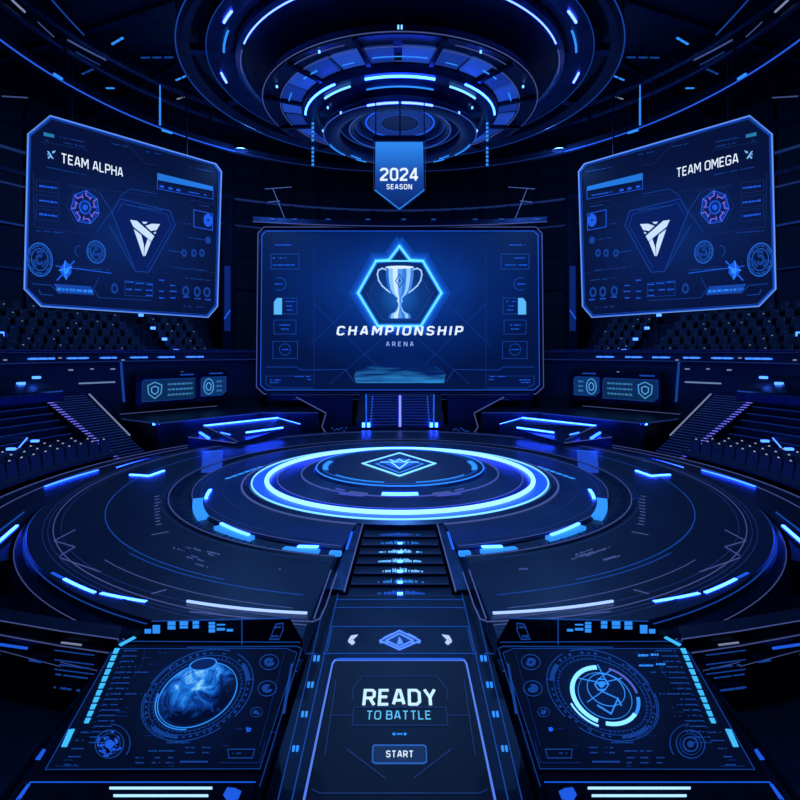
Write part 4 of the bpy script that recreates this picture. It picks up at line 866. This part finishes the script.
    obj('bottom_icons', m, E_MID, c)
    m = MB()
    for x, y, ln in ((402, 655, 8), (440, 660, 8), (480, 664, 6), (405, 683, 6), (438, 684, 7), (480, 686, 6), (480, 706, 6), (530, 648, 5), (530, 690, 5), (530, 716, 5), (572, 668, 5), (570, 690, 7), (572, 715, 5), (622, 712, 6), (665, 718, 6), (704, 722, 6)): P.dashes(m, cc2(x, y), ln, 2, .05, 1)
    obj('bottom_text', m, E_BLUE, c)
    # hangers to the lighting truss
    m = MB()
    for p in (cc2(200, 46), cc2(640, 174)):
        q = P.w(P.l(p), -.12); rr = Vector((q.x, q.y - CY)); m.bar(q, (q.x, q.y, 17.5), .06)
    obj('hanger_rod', m, M_DARK, c)
for s in (-1, 1): side_screen(s)
# ------------------------------------------------------------------ season banner
bn = thing('season_banner', 'blue pointed pennant reading 2024 SEASON hanging under the ceiling rings', 'banner', (0, 14.4, 8.9))
P = Panel((0, 14.4, 8), (1, 0, 0), (0, 0, 1))
shp = [(375.5, 142), (423, 142), (424, 190), (399.5, 209), (375, 190)]
m = MB(); P.poly(m, shp, -.03, 0); obj('cloth', m, screen_mat('banner_print', [(0, (.003, .02, .13)), (.45, (.008, .06, .36)), (1, (.03, .27, .95))], (0, 0, -1.02), (1, 1, 1.85), noise=0, vertical=True), bn)
m = MB(); P.line(m, [(375, 190), (399.5, 209), (424, 190)], .022, 0, .012); obj('hem_line', m, E_CYAN, bn)
m = MB(); P.line(m, [(373.8, 134), (373.8, 190), (399.5, 210.5), (425.2, 190), (425.2, 134)], .012, 0, .01); obj('outline', m, E_MID, bn)
m = MB(); P.text(m, '2024', (380, 174.5), (418, 174.5), 13, .20, 1.0); obj('year_text', m, E_WHITE, bn)
m = MB(); P.text(m, 'SEASON', (386.5, 186.8), (412, 186.8), 5.2, .19, 1.1); obj('season_text', m, E_WHITE, bn)
m = MB(); a = at_y(373, 140, 14.45); b = at_y(426, 140, 14.45); m.box(a.x, b.x, 14.38, 14.5, a.z - .05, a.z + .1); m.box(-.02, .02, 14.42, 14.47, a.z, 10.75)
for s in (-1, 1): m.box(s * .66 - .015, s * .66 + .015, 14.42, 14.45, a.z, 10.78)
obj('hanger', m, M_MID, bn)
# ------------------------------------------------------------------ ceiling chandelier of rings
ch = thing('ring_chandelier', 'huge tiered round ceiling fixture of glowing blue rings above the podium', 'chandelier', (0, CY, 17.5))
def lat(name, prof, mt, smooth=True, seg=128): m = MB(); m.lathe(prof, seg=seg); return obj(name, m, mt, ch, smooth)
lat('lower_ring', [(1.9, 10.74), (2.1, 10.66), (2.36, 10.70), (2.44, 10.8), (2.36, 10.92), (2.0, 10.95), (1.88, 10.86)], M_MID)
lat('lower_ring', [(1.45, 10.98), (1.62, 10.92), (1.75, 10.98), (1.70, 11.08), (1.48, 11.08)], M_MID)
m = MB()
for r, z in ((2.40, 10.72), (1.92, 10.76), (1.6, 10.92)): m.tube([pol(r, 2 * pi * i / 96, z) for i in range(96)], .014, 6, True)
obj('ring_line', m, emit('ring_line_blue', (.05, .13, .6), .6), ch)
lat('neck', [(.02, 11.2), (1.2, 11.2), (1.3, 11.1), (2.2, 11.02), (2.55, 11.28), (2.5, 11.6), (.02, 11.6)], M_MID)
for r_, z_, w_ in ((1.05, 11.19, .05), (1.4, 11.08, .025), (.6, 11.19, .03), (1.9, 11.04, .02)): m = MB(); m.arc(r_, r_ + w_, z_ - .02, z_); obj('core_ring', m, E_BLUE if w_ > .04 else E_MID, ch)
m = MB(); m.arc(.65, 1.0, 11.17, 11.195); obj('core_panel', m, emit('core_panel', (.006, .03, .2), .7), ch)
lat('middle_disc', [(2.5, 11.3), (2.62, 11.22), (2.95, 11.25), (3.06, 11.36), (3.02, 11.5), (2.5, 11.55)], M_MID)
pb = emit('fixture_panel', (.018, .085, .52), .62, True)
m = MB(); sgs = 24
for k in range(sgs):
    a, b = 2 * pi * (k + .06) / sgs, 2 * pi * (k + .94) / sgs
    if k % 3 == 2: b -= .03
    m = MB(); m.lathe([(3.08, 11.46), (3.66, 11.52), (3.66, 11.58), (3.08, 11.52)], a, b, 8); obj('panel', m, pb if k % 2 == 0 else emit('fixture_panel_dim', (.010, .045, .30), .6, True), ch)
lat('panel_ring', [(3.0, 11.54), (3.8, 11.6), (4.18, 11.52), (4.24, 11.6), (4.2, 11.75), (3.0, 11.75)], M_DARK)
m = MB(); m.tube([pol(4.22, 2 * pi * i / 128, 11.56) for i in range(128)], .014, 6, True); m.tube([pol(3.7, 2 * pi * i / 128, 11.5) for i in range(128)], .012, 6, True); obj('ring_line', m, E_LINE2, ch)
for k in range(12):
    a = 2 * pi * (k + .5) / 12; m = MB(); m.bar(pol(3.05, a, 11.42), pol(4.2, a, 11.5), .12, .1); obj('spoke', m, M_BLACK, ch)
def charc(r, z, d0, d1, rad, mt, nm='light_arc'):
    m = MB(); a, b = math.radians(d0), math.radians(d1); m.tube([pol(r, a + (b - a) * i / 24, z) for i in range(25)], rad, 8); return obj(nm, m, mt, ch, True)
charc(2.86, 11.2, -19, 19, .035, E_BAR)
for s in (-1, 1):
    charc(2.95, 11.24, s * 37, s * 80, .03, E_BAR); charc(2.72, 11.18, s * 30, s * 52, .03, E_ICE)
    charc(4.0, 11.5, s * 20, s * 44, .012, E_LINE2)
    charc(3.3, 11.44, s * 21, s * 27, .012, E_CYAN); charc(3.45, 11.46, s * 40, s * 50, .02, E_CYAN)
    charc(3.45, 11.46, s * 66, s * 74, .016, E_CYAN); charc(2.3, 10.66, s * 100, s * 125, .02, E_CYAN); charc(2.4, 10.7, s * 140, s * 150, .02, E_CYAN); charc(2.12, 10.64, s * 128, s * 140, .02, E_CYAN)
charc(2.44, 11.14, -22, 22, .022, E_CYAN); charc(2.40, 10.72, -22, -1, .03, E_BARW); charc(2.40, 10.72, 1, 22, .03, E_BARW); charc(1.62, 10.9, -20, 20, .012, E_BLUE)
charc(3.4, 11.42, -12, 12, .014, E_CYAN)
m = MB()
for s in (-1, 1):
    for r, z, d in ((2.42, 10.74, 78), (2.45, 11.12, 60), (4.05, 11.48, 30), (2.42, 10.74, 44), (3.9, 11.5, 64)):
        p = pol(r, math.radians(s * d), z); m.box(p.x - .025, p.x + .025, p.y - .025, p.y + .025, p.z - .03, p.z + .03)
m.box(-.06, -.02, CY - 4.25, CY - 4.2, 11.6, 11.7); m.box(.02, .06, CY - 4.25, CY - 4.2, 11.6, 11.7)
obj('marker_lamp', m, E_ICE, ch)
lat('upper_dish', [(4.0, 11.75), (4.3, 12.1), (4.7, 12.45), (4.85, 12.5), (5.0, 12.62), (4.9, 12.9), (4.0, 12.9)], M_DARK)
lat('upper_rim', [(4.78, 12.46), (4.86, 12.40), (4.98, 12.46), (4.98, 12.58), (4.84, 12.58)], M_LIGHT)
for d0, d1, mt, rd in ((-62, -20, E_BARW, .022), (20, 62, E_BARW, .022), (-16, 16, E_BLUE, .02), (-82, -66, E_LINE2, .02), (66, 82, E_LINE2, .02)): charc(4.84, 12.40, d0, d1, rd, mt)
lat('outer_dish', [(4.95, 12.7), (5.5, 12.5), (5.75, 12.52), (5.8, 12.7), (5.5, 13.2), (4.95, 13.2)], M_MID)
lat('outer_rim', [(6.2, 12.5), (6.42, 12.36), (6.55, 12.42), (6.58, 12.6), (6.4, 12.9), (6.2, 12.8)], M_DARK)
m = MB(); m.tube([pol(6.56, 2 * pi * i / 128, 12.42) for i in range(128)], .018, 6, True); m.tube([pol(5.78, 2 * pi * i / 128, 12.54) for i in range(128)], .012, 6, True); obj('ring_line', m, E_MID, ch)
lat('crown', [(.02, 12.9), (4.4, 12.9), (6.5, 13.2), (6.6, 13.6), (5.6, 17.5), (.02, 17.5)], M_DARK)
for k in range(12):
    a = 2 * pi * (k + .5) / 12; m = MB(); m.bar(pol(4.9, a, 12.75), pol(6.3, a, 12.62), .3, .2); obj('arm', m, M_MID, ch)
for s in (-1, 1):
    for d0, d1 in ((50, 56), (84, 90)): charc(5.5, 12.48, s * d0, s * d1, .035, E_BARW)
    charc(5.3, 12.52, s * 60, s * 72, .03, E_CYAN)
    # lit drops hanging below the middle disc
    m = MB(); p = at_y(SX(313, s), 118, CY); x, y = p.x, p.y
    m.box(x - .02, x + .02, y - .02, y + .02, 9.8, 11.4); dr = obj('drop_lamp', m, M_DARK, ch)
    m = MB()
    for k in range(11):
        if k == 5: continue
        z = 11.2 - k * .13; m.box(x - .035, x + .035, y - .05, y - .02, z - .075, z)
    obj('drop_light', m, E_CYAN, dr)
# ------------------------------------------------------------------ lighting truss rings
tr = thing('lighting_truss', 'great circular truss ring with blue light line running round under the ceiling', 'truss', (0, CY, 17.5))
m = MB(); m.lathe([(12.9, 14.0), (13.25, 14.0), (13.35, 14.15), (13.25, 14.3), (12.9, 14.3)], seg=160); obj('lower_ring', m, M_DARK, tr, True)
m = MB(); m.arc(12.86, 12.9, 13.97, 14.01, math.radians(50), math.radians(140)); m.arc(12.86, 12.9, 13.97, 14.01, math.radians(220), math.radians(310)); obj('light_line', m, emit('truss_blue', (.02, .12, .8), .9), tr)
m = MB(); m.arc(12.87, 12.895, 13.97, 14.0, math.radians(140), math.radians(220)); obj('light_line', m, E_LINE, tr)
m = MB()
for r, z, rr in ((13.3, 15.5, .1), (13.7, 15.8, .08), (13.3, 16.2, .09), (13.7, 16.4, .07), (12.9, 15.9, .05)): m.tube([pol(r, 2 * pi * i / 160, z) for i in range(160)], rr, 8, True)
obj('upper_tubes', m, M_MID, tr, True)
m = MB()
for k in range(60):
    a = 2 * pi * k / 60; b = a + 2 * pi / 120; m.bar(pol(13.3, a, 15.5), pol(13.7, b, 16.4), .05); m.bar(pol(13.7, b, 16.4), pol(13.3, a + 2 * pi / 60, 15.5), .05)
obj('lattice', m, M_DARK, tr)
m = MB()
for k in range(12):
    a = 2 * pi * (k + .5) / 12; m.bar(pol(13.1, a, 14.2), pol(13.3, a, 17.5), .07)
obj('hanger_rod', m, M_DARK, tr)
def cylarc(pa, pb, r, s, rad, mt, par, nm):
    A, B = on_cyl(SX(pa[0], s), pa[1], r), on_cyl(SX(pb[0], s), pb[1], r); a, b = th(A) % (2 * pi), th(B) % (2 * pi); m = MB()
    m.tube([pol(r, a + (b - a) * i / 10, A.z + (B.z - A.z) * i / 10) for i in range(11)], rad, 6); return obj(nm, m, mt, par)
for s in (-1, 1):
    for pa, pb, rad, mt in (((68, 40), (106, 60), .035, E_LINE2), ((52, 0), (84, 35), .03, E_MID), ((12, 0), (25, 12), .04, E_DOTW), ((38, 22), (54, 37), .02, E_LINE2), ((76, 52), (100, 65), .03, E_LINE)):
        cylarc(pa, pb, 13.15, s, rad, mt, tr, 'light_segment')
    for pa, pb in (((54, 74), (62, 79)), ((162, 130), (172, 133))): cylarc(pa, pb, 12.8, s, .05, E_CYAN, tr, 'light_segment')
    A, B = on_cyl(SX(160, s), 98, 12.85), on_cyl(SX(160, s), 126, 12.85); m = MB(); A.x = B.x; A.y = B.y
    for k in range(9): z = A.z + (B.z - A.z) * k / 9; m.box(A.x - .03, A.x + .03, A.y - .03, A.y + .03, z - .1, z)
    m.box(A.x - .02, A.x + .02, A.y - .02, A.y + .02, 14.1, 15.9); obj('drop_light', m, E_CYAN, tr)
# floodlight cans added on the truss to house the fill lamps
for i, d in enumerate((40, 140, 220, 320)):
    a = math.radians(d); p = pol(12.2, a, 14.0); w_ = ('front right', 'rear right', 'rear left', 'front left')[i]
    f = thing('fill_light', 'added round can floodlight on the %s of the ceiling truss' % w_, 'fill_light', p)
    m = MB(); m.lathe([(.3, 13.85), (.36, 13.85), (.3, 14.5), (.02, 14.55), (.02, 14.4), (.26, 14.35)], seg=24, cy=p.y, cx=p.x); obj('can', m, M_BLACK, f, True)
    m = MB(); m.lathe([(.02, 14.2), (.28, 14.2), (.28, 14.24), (.02, 14.24)], seg=24, cy=p.y, cx=p.x); obj('lens', m, E_BLUE, f)
    m = MB(); m.bar((p.x, p.y, 14.5), (p.x, p.y, 17.45), .06); m.bar((p.x, p.y, 14.6), pol(12.9, a, 14.2), .06); obj('arm', m, M_DARK, f)
# small marker lamps on the ceiling
desc = ['near the outer ring above the %s screen', 'beside the truss bend, %s', 'small one under the truss, %s', 'between chandelier and truss, %s', 'lowest near the drop light, %s', 'long one at the far %s edge', 'pair over the %s chandelier rim']
for s in (-1, 1):
    for i, (pa, pb, mt, wd) in enumerate((((112, 44), (124, 37), E_CYAN, .08), ((82, 74), (95, 68), E_MID, .07), ((106, 88), (117, 88), E_CYAN, .08), ((176, 80), (195, 72), E_CYAN, .07), ((177, 99), (191, 94.5), E_DOTW, .06), ((2, 96), (36, 98), E_LINE2, .06), ((141, 57.5), (176, 57), E_MID, .06))):
        zz = 16.5 if i == 5 else 17.15
        A, B = at_z(SX(pa[0], s), pa[1], zz), at_z(SX(pb[0], s), pb[1], zz)
        m = MB(); C_ = Vector(((A.x + B.x) / 2, (A.y + B.y) / 2, 17.48)); m.bar(A + Vector((0, 0, .06)), B + Vector((0, 0, .06)), wd * 1.6, .1); m.bar(C_, (C_.x, C_.y, zz + .08), .08); m.mi = 1
        n = 1 if i in (5, 2) else 3
        for j in range(n): m.bar(A.lerp(B, j / n), A.lerp(B, (j + .75) / n), wd, .06)
        tag(obj('marker_lamp', m, [M_DARK, mt]), 'slim ceiling marker lamp ' + desc[i] % SD[s], 'lamp', 'ceiling marker lamps')
# ------------------------------------------------------------------ stands
def P2(r, deg, s, z): a = s * math.radians(180 - deg); return pol(r, a, z)      # deg counted from the back wall
def arc_s(m, prof, d0, d1, s, seg=40):
    a, b = sorted((s * math.radians(180 - d0), s * math.radians(180 - d1))); m.lathe(prof, a, b, seg)
up_rows = [(17.75 + .78 * i, 3.35 + .44 * i) for i in range(6)]
def seat_mesh(w_=.46, k=1):
    m = MB(); m.box(-w_ / 2, w_ / 2, -.22, .22, .36, .46); m.box(-.05, .05, -.1, .1, 0, .36); m.mi = 0
    m.hexa([(-w_ / 2, .18, .42), (w_ / 2, .18, .42), (w_ / 2, .27, .42), (-w_ / 2, .27, .42)], [(-w_ / 2 + .04, .26, .95), (w_ / 2 - .04, .26, .95), (w_ / 2 - .04, .33, .95), (-w_ / 2 + .04, .33, .95)])
    return m
def seat_with_dot(mt, dx, dz):
    m = seat_mesh(); m.mi = 1; m.box(dx - .025, dx + .025, .20, .235, dz, dz + .04); return m
variants = []
for mt, dx, dz in ((E_DOTW, .1, .72), (E_DOTB, -.12, .82), (E_DOTB, .05, .6), (E_DOTW, -.05, .86), (E_DOTB, .15, .78), (E_DOTB, 0, .7)):
    o = obj('arena_seat', seat_with_dot(mt, dx, dz), [M_SEAT, mt]); variants.append(o.data); bpy.data.objects.remove(o)
ordn = ['front', 'second', 'third', 'fourth', 'fifth', 'back']
for s in (-1, 1):
    sd = SD[s]
    t = thing('upper_stand', 'upper tier of dark seating steps on the %s above the lit parapet' % sd, 'stand', P2(19.5, 58, s, -.9))
    prof = [(17.3, -.9)] + [q for r, z in up_rows for q in ((r - .4, z), (r + .38, z))] + [(22.6, up_rows[-1][1]), (22.6, -.9)]
    m = MB(); arc_s(m, prof, 36, 86, s); obj('steps', m, M_STAND, t)
    m = MB(); arc_s(m, [(17.0, -.9), (17.28, -.9), (17.28, 3.95), (17.0, 3.95)], 28, 100, s, 60); pw = obj('parapet_wall', m, M_WALL, t)
    m = MB(); arc_s(m, [(16.93, 3.95), (17.35, 3.95), (17.35, 4.02), (16.93, 4.02)], 28, 100, s, 60); obj('handrail', m, M_LIGHT, t)
    m = MB(); arc_s(m, [(16.9, 3.42), (17.0, 3.42), (17.0, 3.46), (16.9, 3.46)], 28, 100, s, 60); arc_s(m, [(16.95, 3.88), (17.0, 3.88), (17.0, 3.9), (16.95, 3.9)], 28, 100, s, 60); obj('parapet_line', m, E_LINE, t)
    for x0, x1 in ((28, 55), (67, 89), (100, 117), (130, 148), (158, 175), (186, 204)):
        m = MB(); n = int((x1 - x0) / 1.9); ps = [on_cyl(SX(x0 + (x1 - x0) * k / n, s), 358, 16.95) for k in range(n + 1)]
        for k, (p, q) in enumerate(zip(ps, ps[1:])):
            z = 3.62; m.bar((p.x, p.y, z), (p.x + (q.x - p.x) * .82, p.y + (q.y - p.y) * .82, z), .05, .085 if (k * 7) % 5 else .06)
        obj('light_strip', m, emit('strip_parapet', (.05, .22, 1), 1.5), t)
    for x, y in ((5, 360), (60, 358), (123, 360), (70, 370), (92, 369), (112, 369), (71.5, 370), (113.5, 369), (182, 372)):
        p = on_cyl(SX(x, s), y, 16.97); m = MB(); m.box(p.x - .06, p.x + .06, p.y - .04, p.y + .04, p.z - .03, p.z + .03); obj('wall_lamp', m, E_DOTW, t)
    a, b = on_cyl(SX(121, s), 362, 16.92), on_cyl(SX(124, s), 402, 16.92); m = MB(); m.bar(a, b, .1, .06); obj('wall_light_line', m, E_MID, t)
    a, b = on_cyl(SX(79, s), 383.5, 16.95), on_cyl(SX(115, s), 382, 16.95); m = MB(); m.bar(a, b, .05, .07); obj('wall_light_line', m, emit('bar_grey', (.25, .38, .6), .55), t)
    # lit aisle blobs climbing the stand
    for (x, y), i in zip(((176, 350.5), (164.5, 339), (153, 328), (141, 315)), range(4)):
        r = 17.6 + i * .85; p = on_cyl(SX(x, s), y, r); m = MB(); zb = up_rows[i][1]; m.box(p.x - .1, p.x + .1, p.y - .1, p.y + .1, p.z - .08, p.z + .07); m.mi = 1; m.box(p.x - .02, p.x + .02, p.y - .02, p.y + .02, min(zb, p.z - .1), p.z - .08); obj('aisle_lamp', m, [emit('aisle_blue', (.04, .16, 1), 4), M_DARK], t)
    p = on_cyl(SX(0, s), 334, 19); m = MB(); m.box(p.x - .12, p.x + .12, p.y - .1, p.y + .1, p.z - .1, p.z + .1); obj('aisle_lamp', m, emit('aisle_blue', (.04, .16, 1), 4), t)
    for i, (r, z) in enumerate(up_rows):
        n = 24
        for k in range(n):
            dg = 38.5 + 43 * (k + .5) / n + R.uniform(-.12, .12)
            if abs(dg - (47.5 + .0 * i)) < 1.3: continue
            o = bpy.data.objects.new('arena_seat', variants[R.randrange(6)]); COL.objects.link(o)
            p = P2(r + .02, dg, s, z); o.location = p; o.rotation_euler = (0, 0, s * math.radians(-dg) if True else 0)
            tag(o, 'small dark seat in the %s row of the upper %s stand' % (ordn[i], sd), 'seat', 'upper %s stand, %s row' % (sd, ordn[i]))
    # lower tribune
    lo = thing('lower_tribune', 'stepped lower stand with dark benches at the %s edge of the stage' % sd, 'stand', P2(14.5, 80, s, -.9))
    NB = 8; prof = [(11.7, -.9), (11.7, -.55), (14.1, -.55)]
    for i in range(NB): r = 14.1 + i * .36; z = -.3 + (i + 1) * 2.15 / NB; prof += [(r, z), (r + .36, z)]
    prof += [(16.98, 1.85), (16.98, -.9)]
    m = MB(); arc_s(m, prof, 68.5, 108, s, 40); obj('benches', m, M_STAND, lo)
    m = MB()
    for i in range(NB): r = 14.1 + i * .36; z = -.3 + (i + 1) * 2.15 / NB; arc_s(m, [(r - .015, z - .03), (r + .005, z - .03), (r + .005, z + .006), (r - .015, z + .006)], 68.5, 108, s, 40)
    obj('bench_line', m, E_DEEP, lo)
    m = MB(); NS = 30; prof = [(11.6, -.9)]
    for i in range(NS): r = 11.6 + i * .1745; z = -.85 + (i + 1) * 2.75 / NS; prof += [(r, z), (r + .1745, z)]
    prof += [(16.95, 1.9), (16.95, -.9)]
    m = MB(); arc_s(m, prof, 61.5, 68.3, s, 8); obj('aisle_steps', m, M_STAND, lo)
    m = MB()
    for i in range(NS): r = 11.6 + i * .1745; z = -.85 + (i + 1) * 2.75 / NS; arc_s(m, [(r - .012, z - .025), (r + .004, z - .025), (r + .004, z + .006), (r - .012, z + .006)], 61.7, 67.3, s, 6)
    obj('step_line', m, E_LINE, lo)
    m = MB()
    for i in range(4, NS): r = 11.6 + i * .1745; z = -.85 + (i + 1) * 2.75 / NS; arc_s(m, [(r - .02, z - .02), (r + .05, z - .02), (r + .05, z + .012), (r - .02, z + .012)], 67.4, 68.3, s, 3)
    obj('aisle_light_strip', m, emit('aisle_violet', (.16, .16, .9), 1.0), lo)
    m = MB(); m.bar(P2(13.5, 61.4, s, .25), P2(16.5, 61.4, s, 1.95), .05, .05); obj('aisle_rail', m, emit('rail_grey', (.3, .36, .6), .55), lo)
    m = MB()
    g = [at_z(SX(x, s), y, .55) for x, y in ((11, 449), (19, 447.5), (28, 437), (35, 441))]
    for p in (g[0], g[2], g[3]): m.box(p.x - .13, p.x + .13, p.y - .06, p.y + .06, p.z - .04, p.z + .04)
    m.bar(g[1], g[2], .03, .03); obj('bench_lamp', m, emit('aisle_blue', (.04, .16, 1), 4), lo)
    nn = ['front', 'middle', 'rear']
    for i, (r, z) in enumerate(((12.15, -.55), (12.85, -.55), (13.55, -.55))):
        n = 15
        for k in range(n):
            dg = 70.3 + 36 * k / n + i * .6; p = P2(r, dg, s, z)
            lab = 'dark seat with pale lamp in the %s row below the %s benches' % (nn[i], sd)
            if i == 0 and k == 0 and s < 0:
                proto = thing('tribune_seat', lab, 'seat', (0, 0, 0))
                q = MB(); q.box(-.25, .25, -.24, .22, .38, .48); obj('seat', q, M_SEAT, proto)
                q = MB(); q.hexa([(-.25, .18, .44), (.25, .18, .44), (.25, .28, .44), (-.25, .28, .44)], [(-.2, .27, 1.0), (.2, .27, 1.0), (.2, .34, 1.0), (-.2, .34, 1.0)]); obj('backrest', q, M_SEAT, proto)
                q = MB(); q.box(-.05, .05, -.12, .12, 0, .38); obj('post', q, M_DARK, proto)
                q = MB(); q.box(-.03, .03, .3, .33, 1.0, 1.035); obj('lamp', q, emit('seat_lamp', (.6, .7, .95), .5), proto)
                t_ = proto
            else:
                t_ = proto.copy(); COL.objects.link(t_)
                for chd in list(proto.children): d_ = chd.copy(); COL.objects.link(d_); d_.parent = t_
            t_.location = p; t_.rotation_euler = (0, 0, s * math.radians(-dg)); t_['label'] = lab; t_['category'] = 'seat'; t_['group'] = 'lower %s stand, %s row' % (sd, nn[i])
    # equipment cabinet at the top of the tribune
    p = P2(16.0, 72, s, 1.85)
    cb = thing('equipment_cabinet', 'dark slanted cabinet with two blue lamps atop the %s benches' % sd, 'cabinet', p)
    q = [P2(15.2, 68.5, s, 1.85), P2(15.2, 84, s, 1.85), P2(16.9, 84, s, 1.85), P2(16.9, 68.5, s, 1.85)]; hgt = (.45, .45, 1.15, 1.0)
    m = MB(); m.hexa(q, [v + Vector((0, 0, h)) for v, h in zip(q, hgt)]); obj('body', m, M_MID, cb, bevel=.08)
    m = MB()
    for x, y in ((21, 383.5), (36.5, 377.5)): v = on_cyl(SX(x, s), y, 15.9); m.box(v.x - .11, v.x + .11, v.y - .11, v.y + .11, v.z - .05, v.z + .05)
    obj('lamp', m, emit('aisle_blue', (.04, .16, 1), 4), cb)
    m = MB(); m.bar(P2(15.17, 69, s, 2.28), P2(15.17, 75, s, 2.28), .05, .05); obj('edge_line', m, E_MID, cb)
    # two info displays on the wall below the stand
    for (x0, x1, y0, y1), lab, kind in (((142, 197, 379, 400), 'wide teal info display with a shield icon on the %s wall', 0), ((201, 226, 377, 395.5), 'small teal info display with a round icon on the %s wall', 1)):
        c0 = on_cyl(SX((x0 + x1) / 2, s), (y0 + y1) / 2, 16.28)
        tang = Vector((c0.y - CY, -c0.x, 0)).normalized()
        if tang.x < 0: tang = -tang
        Pn = Panel(c0, tang, (0, 0, 1), s)
        d = thing('info_display', lab % sd, 'display', c0)
        xa, xb = (Pn.l((x0, y0))[0], Pn.l((x1, y0))[0]); ya, yb = Pn.l(((x0 + x1) / 2, y1))[1], Pn.l(((x0 + x1) / 2, y0))[1]
        if xa > xb: xa, xb = xb, xa
        W, Hh = xb - xa, yb - ya
        m = MB(); Pn.poly(m, [(xa - .3, ya - .35), (xb + .12, ya - .2), (xb + .12, yb + .35), (xa - .3, yb + .3)], -.45, -.02, True); obj('housing', m, M_BLACK, d)
        rc = [(xa, ya), (xb - .25, ya), (xb, ya + .2), (xb, yb), (xa + .1, yb), (xa, yb - .12)]
        m = MB(); Pn.poly(m, rc, -.02, 0, True); obj('screen', m, emit('info_teal', (.007, .055, .15), .38) if kind == 0 else emit('info_blue', (.008, .065, .22), .45), d)
        m = MB(); Pn.line(m, rc, .025, 0, .012, True, True); Pn.line(m, [(xb - .9, yb + .2), (xb - .2, yb + .2)], .08, -.02, .0, False, True); obj('border', m, E_MID, d)
        ic = (xa + W * (.22 if kind == 0 else .3), (ya + yb) / 2); m = MB(); rr = .42
        if s > 0: ic = (xb - W * (.22 if kind == 0 else .3), ic[1])
        sh = [(ic[0], ic[1] + rr), (ic[0] + rr * .85, ic[1] + rr * .6), (ic[0] + rr * .75, ic[1] - rr * .4), (ic[0], ic[1] - rr), (ic[0] - rr * .75, ic[1] - rr * .4), (ic[0] - rr * .85, ic[1] + rr * .6)]
        if kind: sh = [(ic[0] + .27 * cos(2 * pi * i / 16), ic[1] + .42 * sin(2 * pi * i / 16)) for i in range(16)]
        Pn.line(m, sh, .045, 0, .015, True, True); Pn.line(m, [(ic[0] + (x - ic[0]) * .5, ic[1] + (y - ic[1]) * .5) for x, y in sh], .05, 0, .015, True, True); obj('icon', m, emit('info_icon', (.10, .42, .75), .8), d)
        m = MB(); tx0 = xa + W * (.45 if kind == 0 else .62); tx1 = xb - .25
        if s > 0: tx0, tx1 = xa + .25, xb - W * (.45 if kind == 0 else .62)
        for j in range(3):
            yy = yb - Hh * (.25 + .25 * j); x = tx0
            while x < tx1: w_ = R.uniform(.06, .2); Pn.poly(m, [(x, yy - .05), (min(tx1, x + w_), yy - .05), (min(tx1, x + w_), yy + .05), (x, yy + .05)], 0, .012, True); x += w_ + .05
        obj('text_lines', m, emit('info_text', (.06, .28, .55), .6), d)
    # glowing column between the side screen and the main screen
    p = on_cyl(SX(227.5, s), 300, 17.02); col = thing('light_column', 'tall dark column with blue lit face between main screen and %s screen' % sd, 'column', (p.x, p.y, 4.02))
    m = MB(); m.box(p.x - .3, p.x + .3, p.y, p.y + .35, 4.02, 13.0); obj('shaft', m, M_DARK, col)
    z0, z1 = at_y(227, 331, p.y).z, at_y(227, 266, p.y).z
    m = MB(); m.box(p.x - .17, p.x + .17, p.y - .03, p.y, z0, z1); obj('lit_face', m, emit('column_blue', (.006, .03, .22), .5), col)
    m = MB(); m.bar((p.x - s * .17, p.y - .05, z0 + 1.2), (p.x + s * .17, p.y - .05, z0 + .7), .06, .06, (0, 1, 0)); obj('light_mark', m, E_BLUE, col)
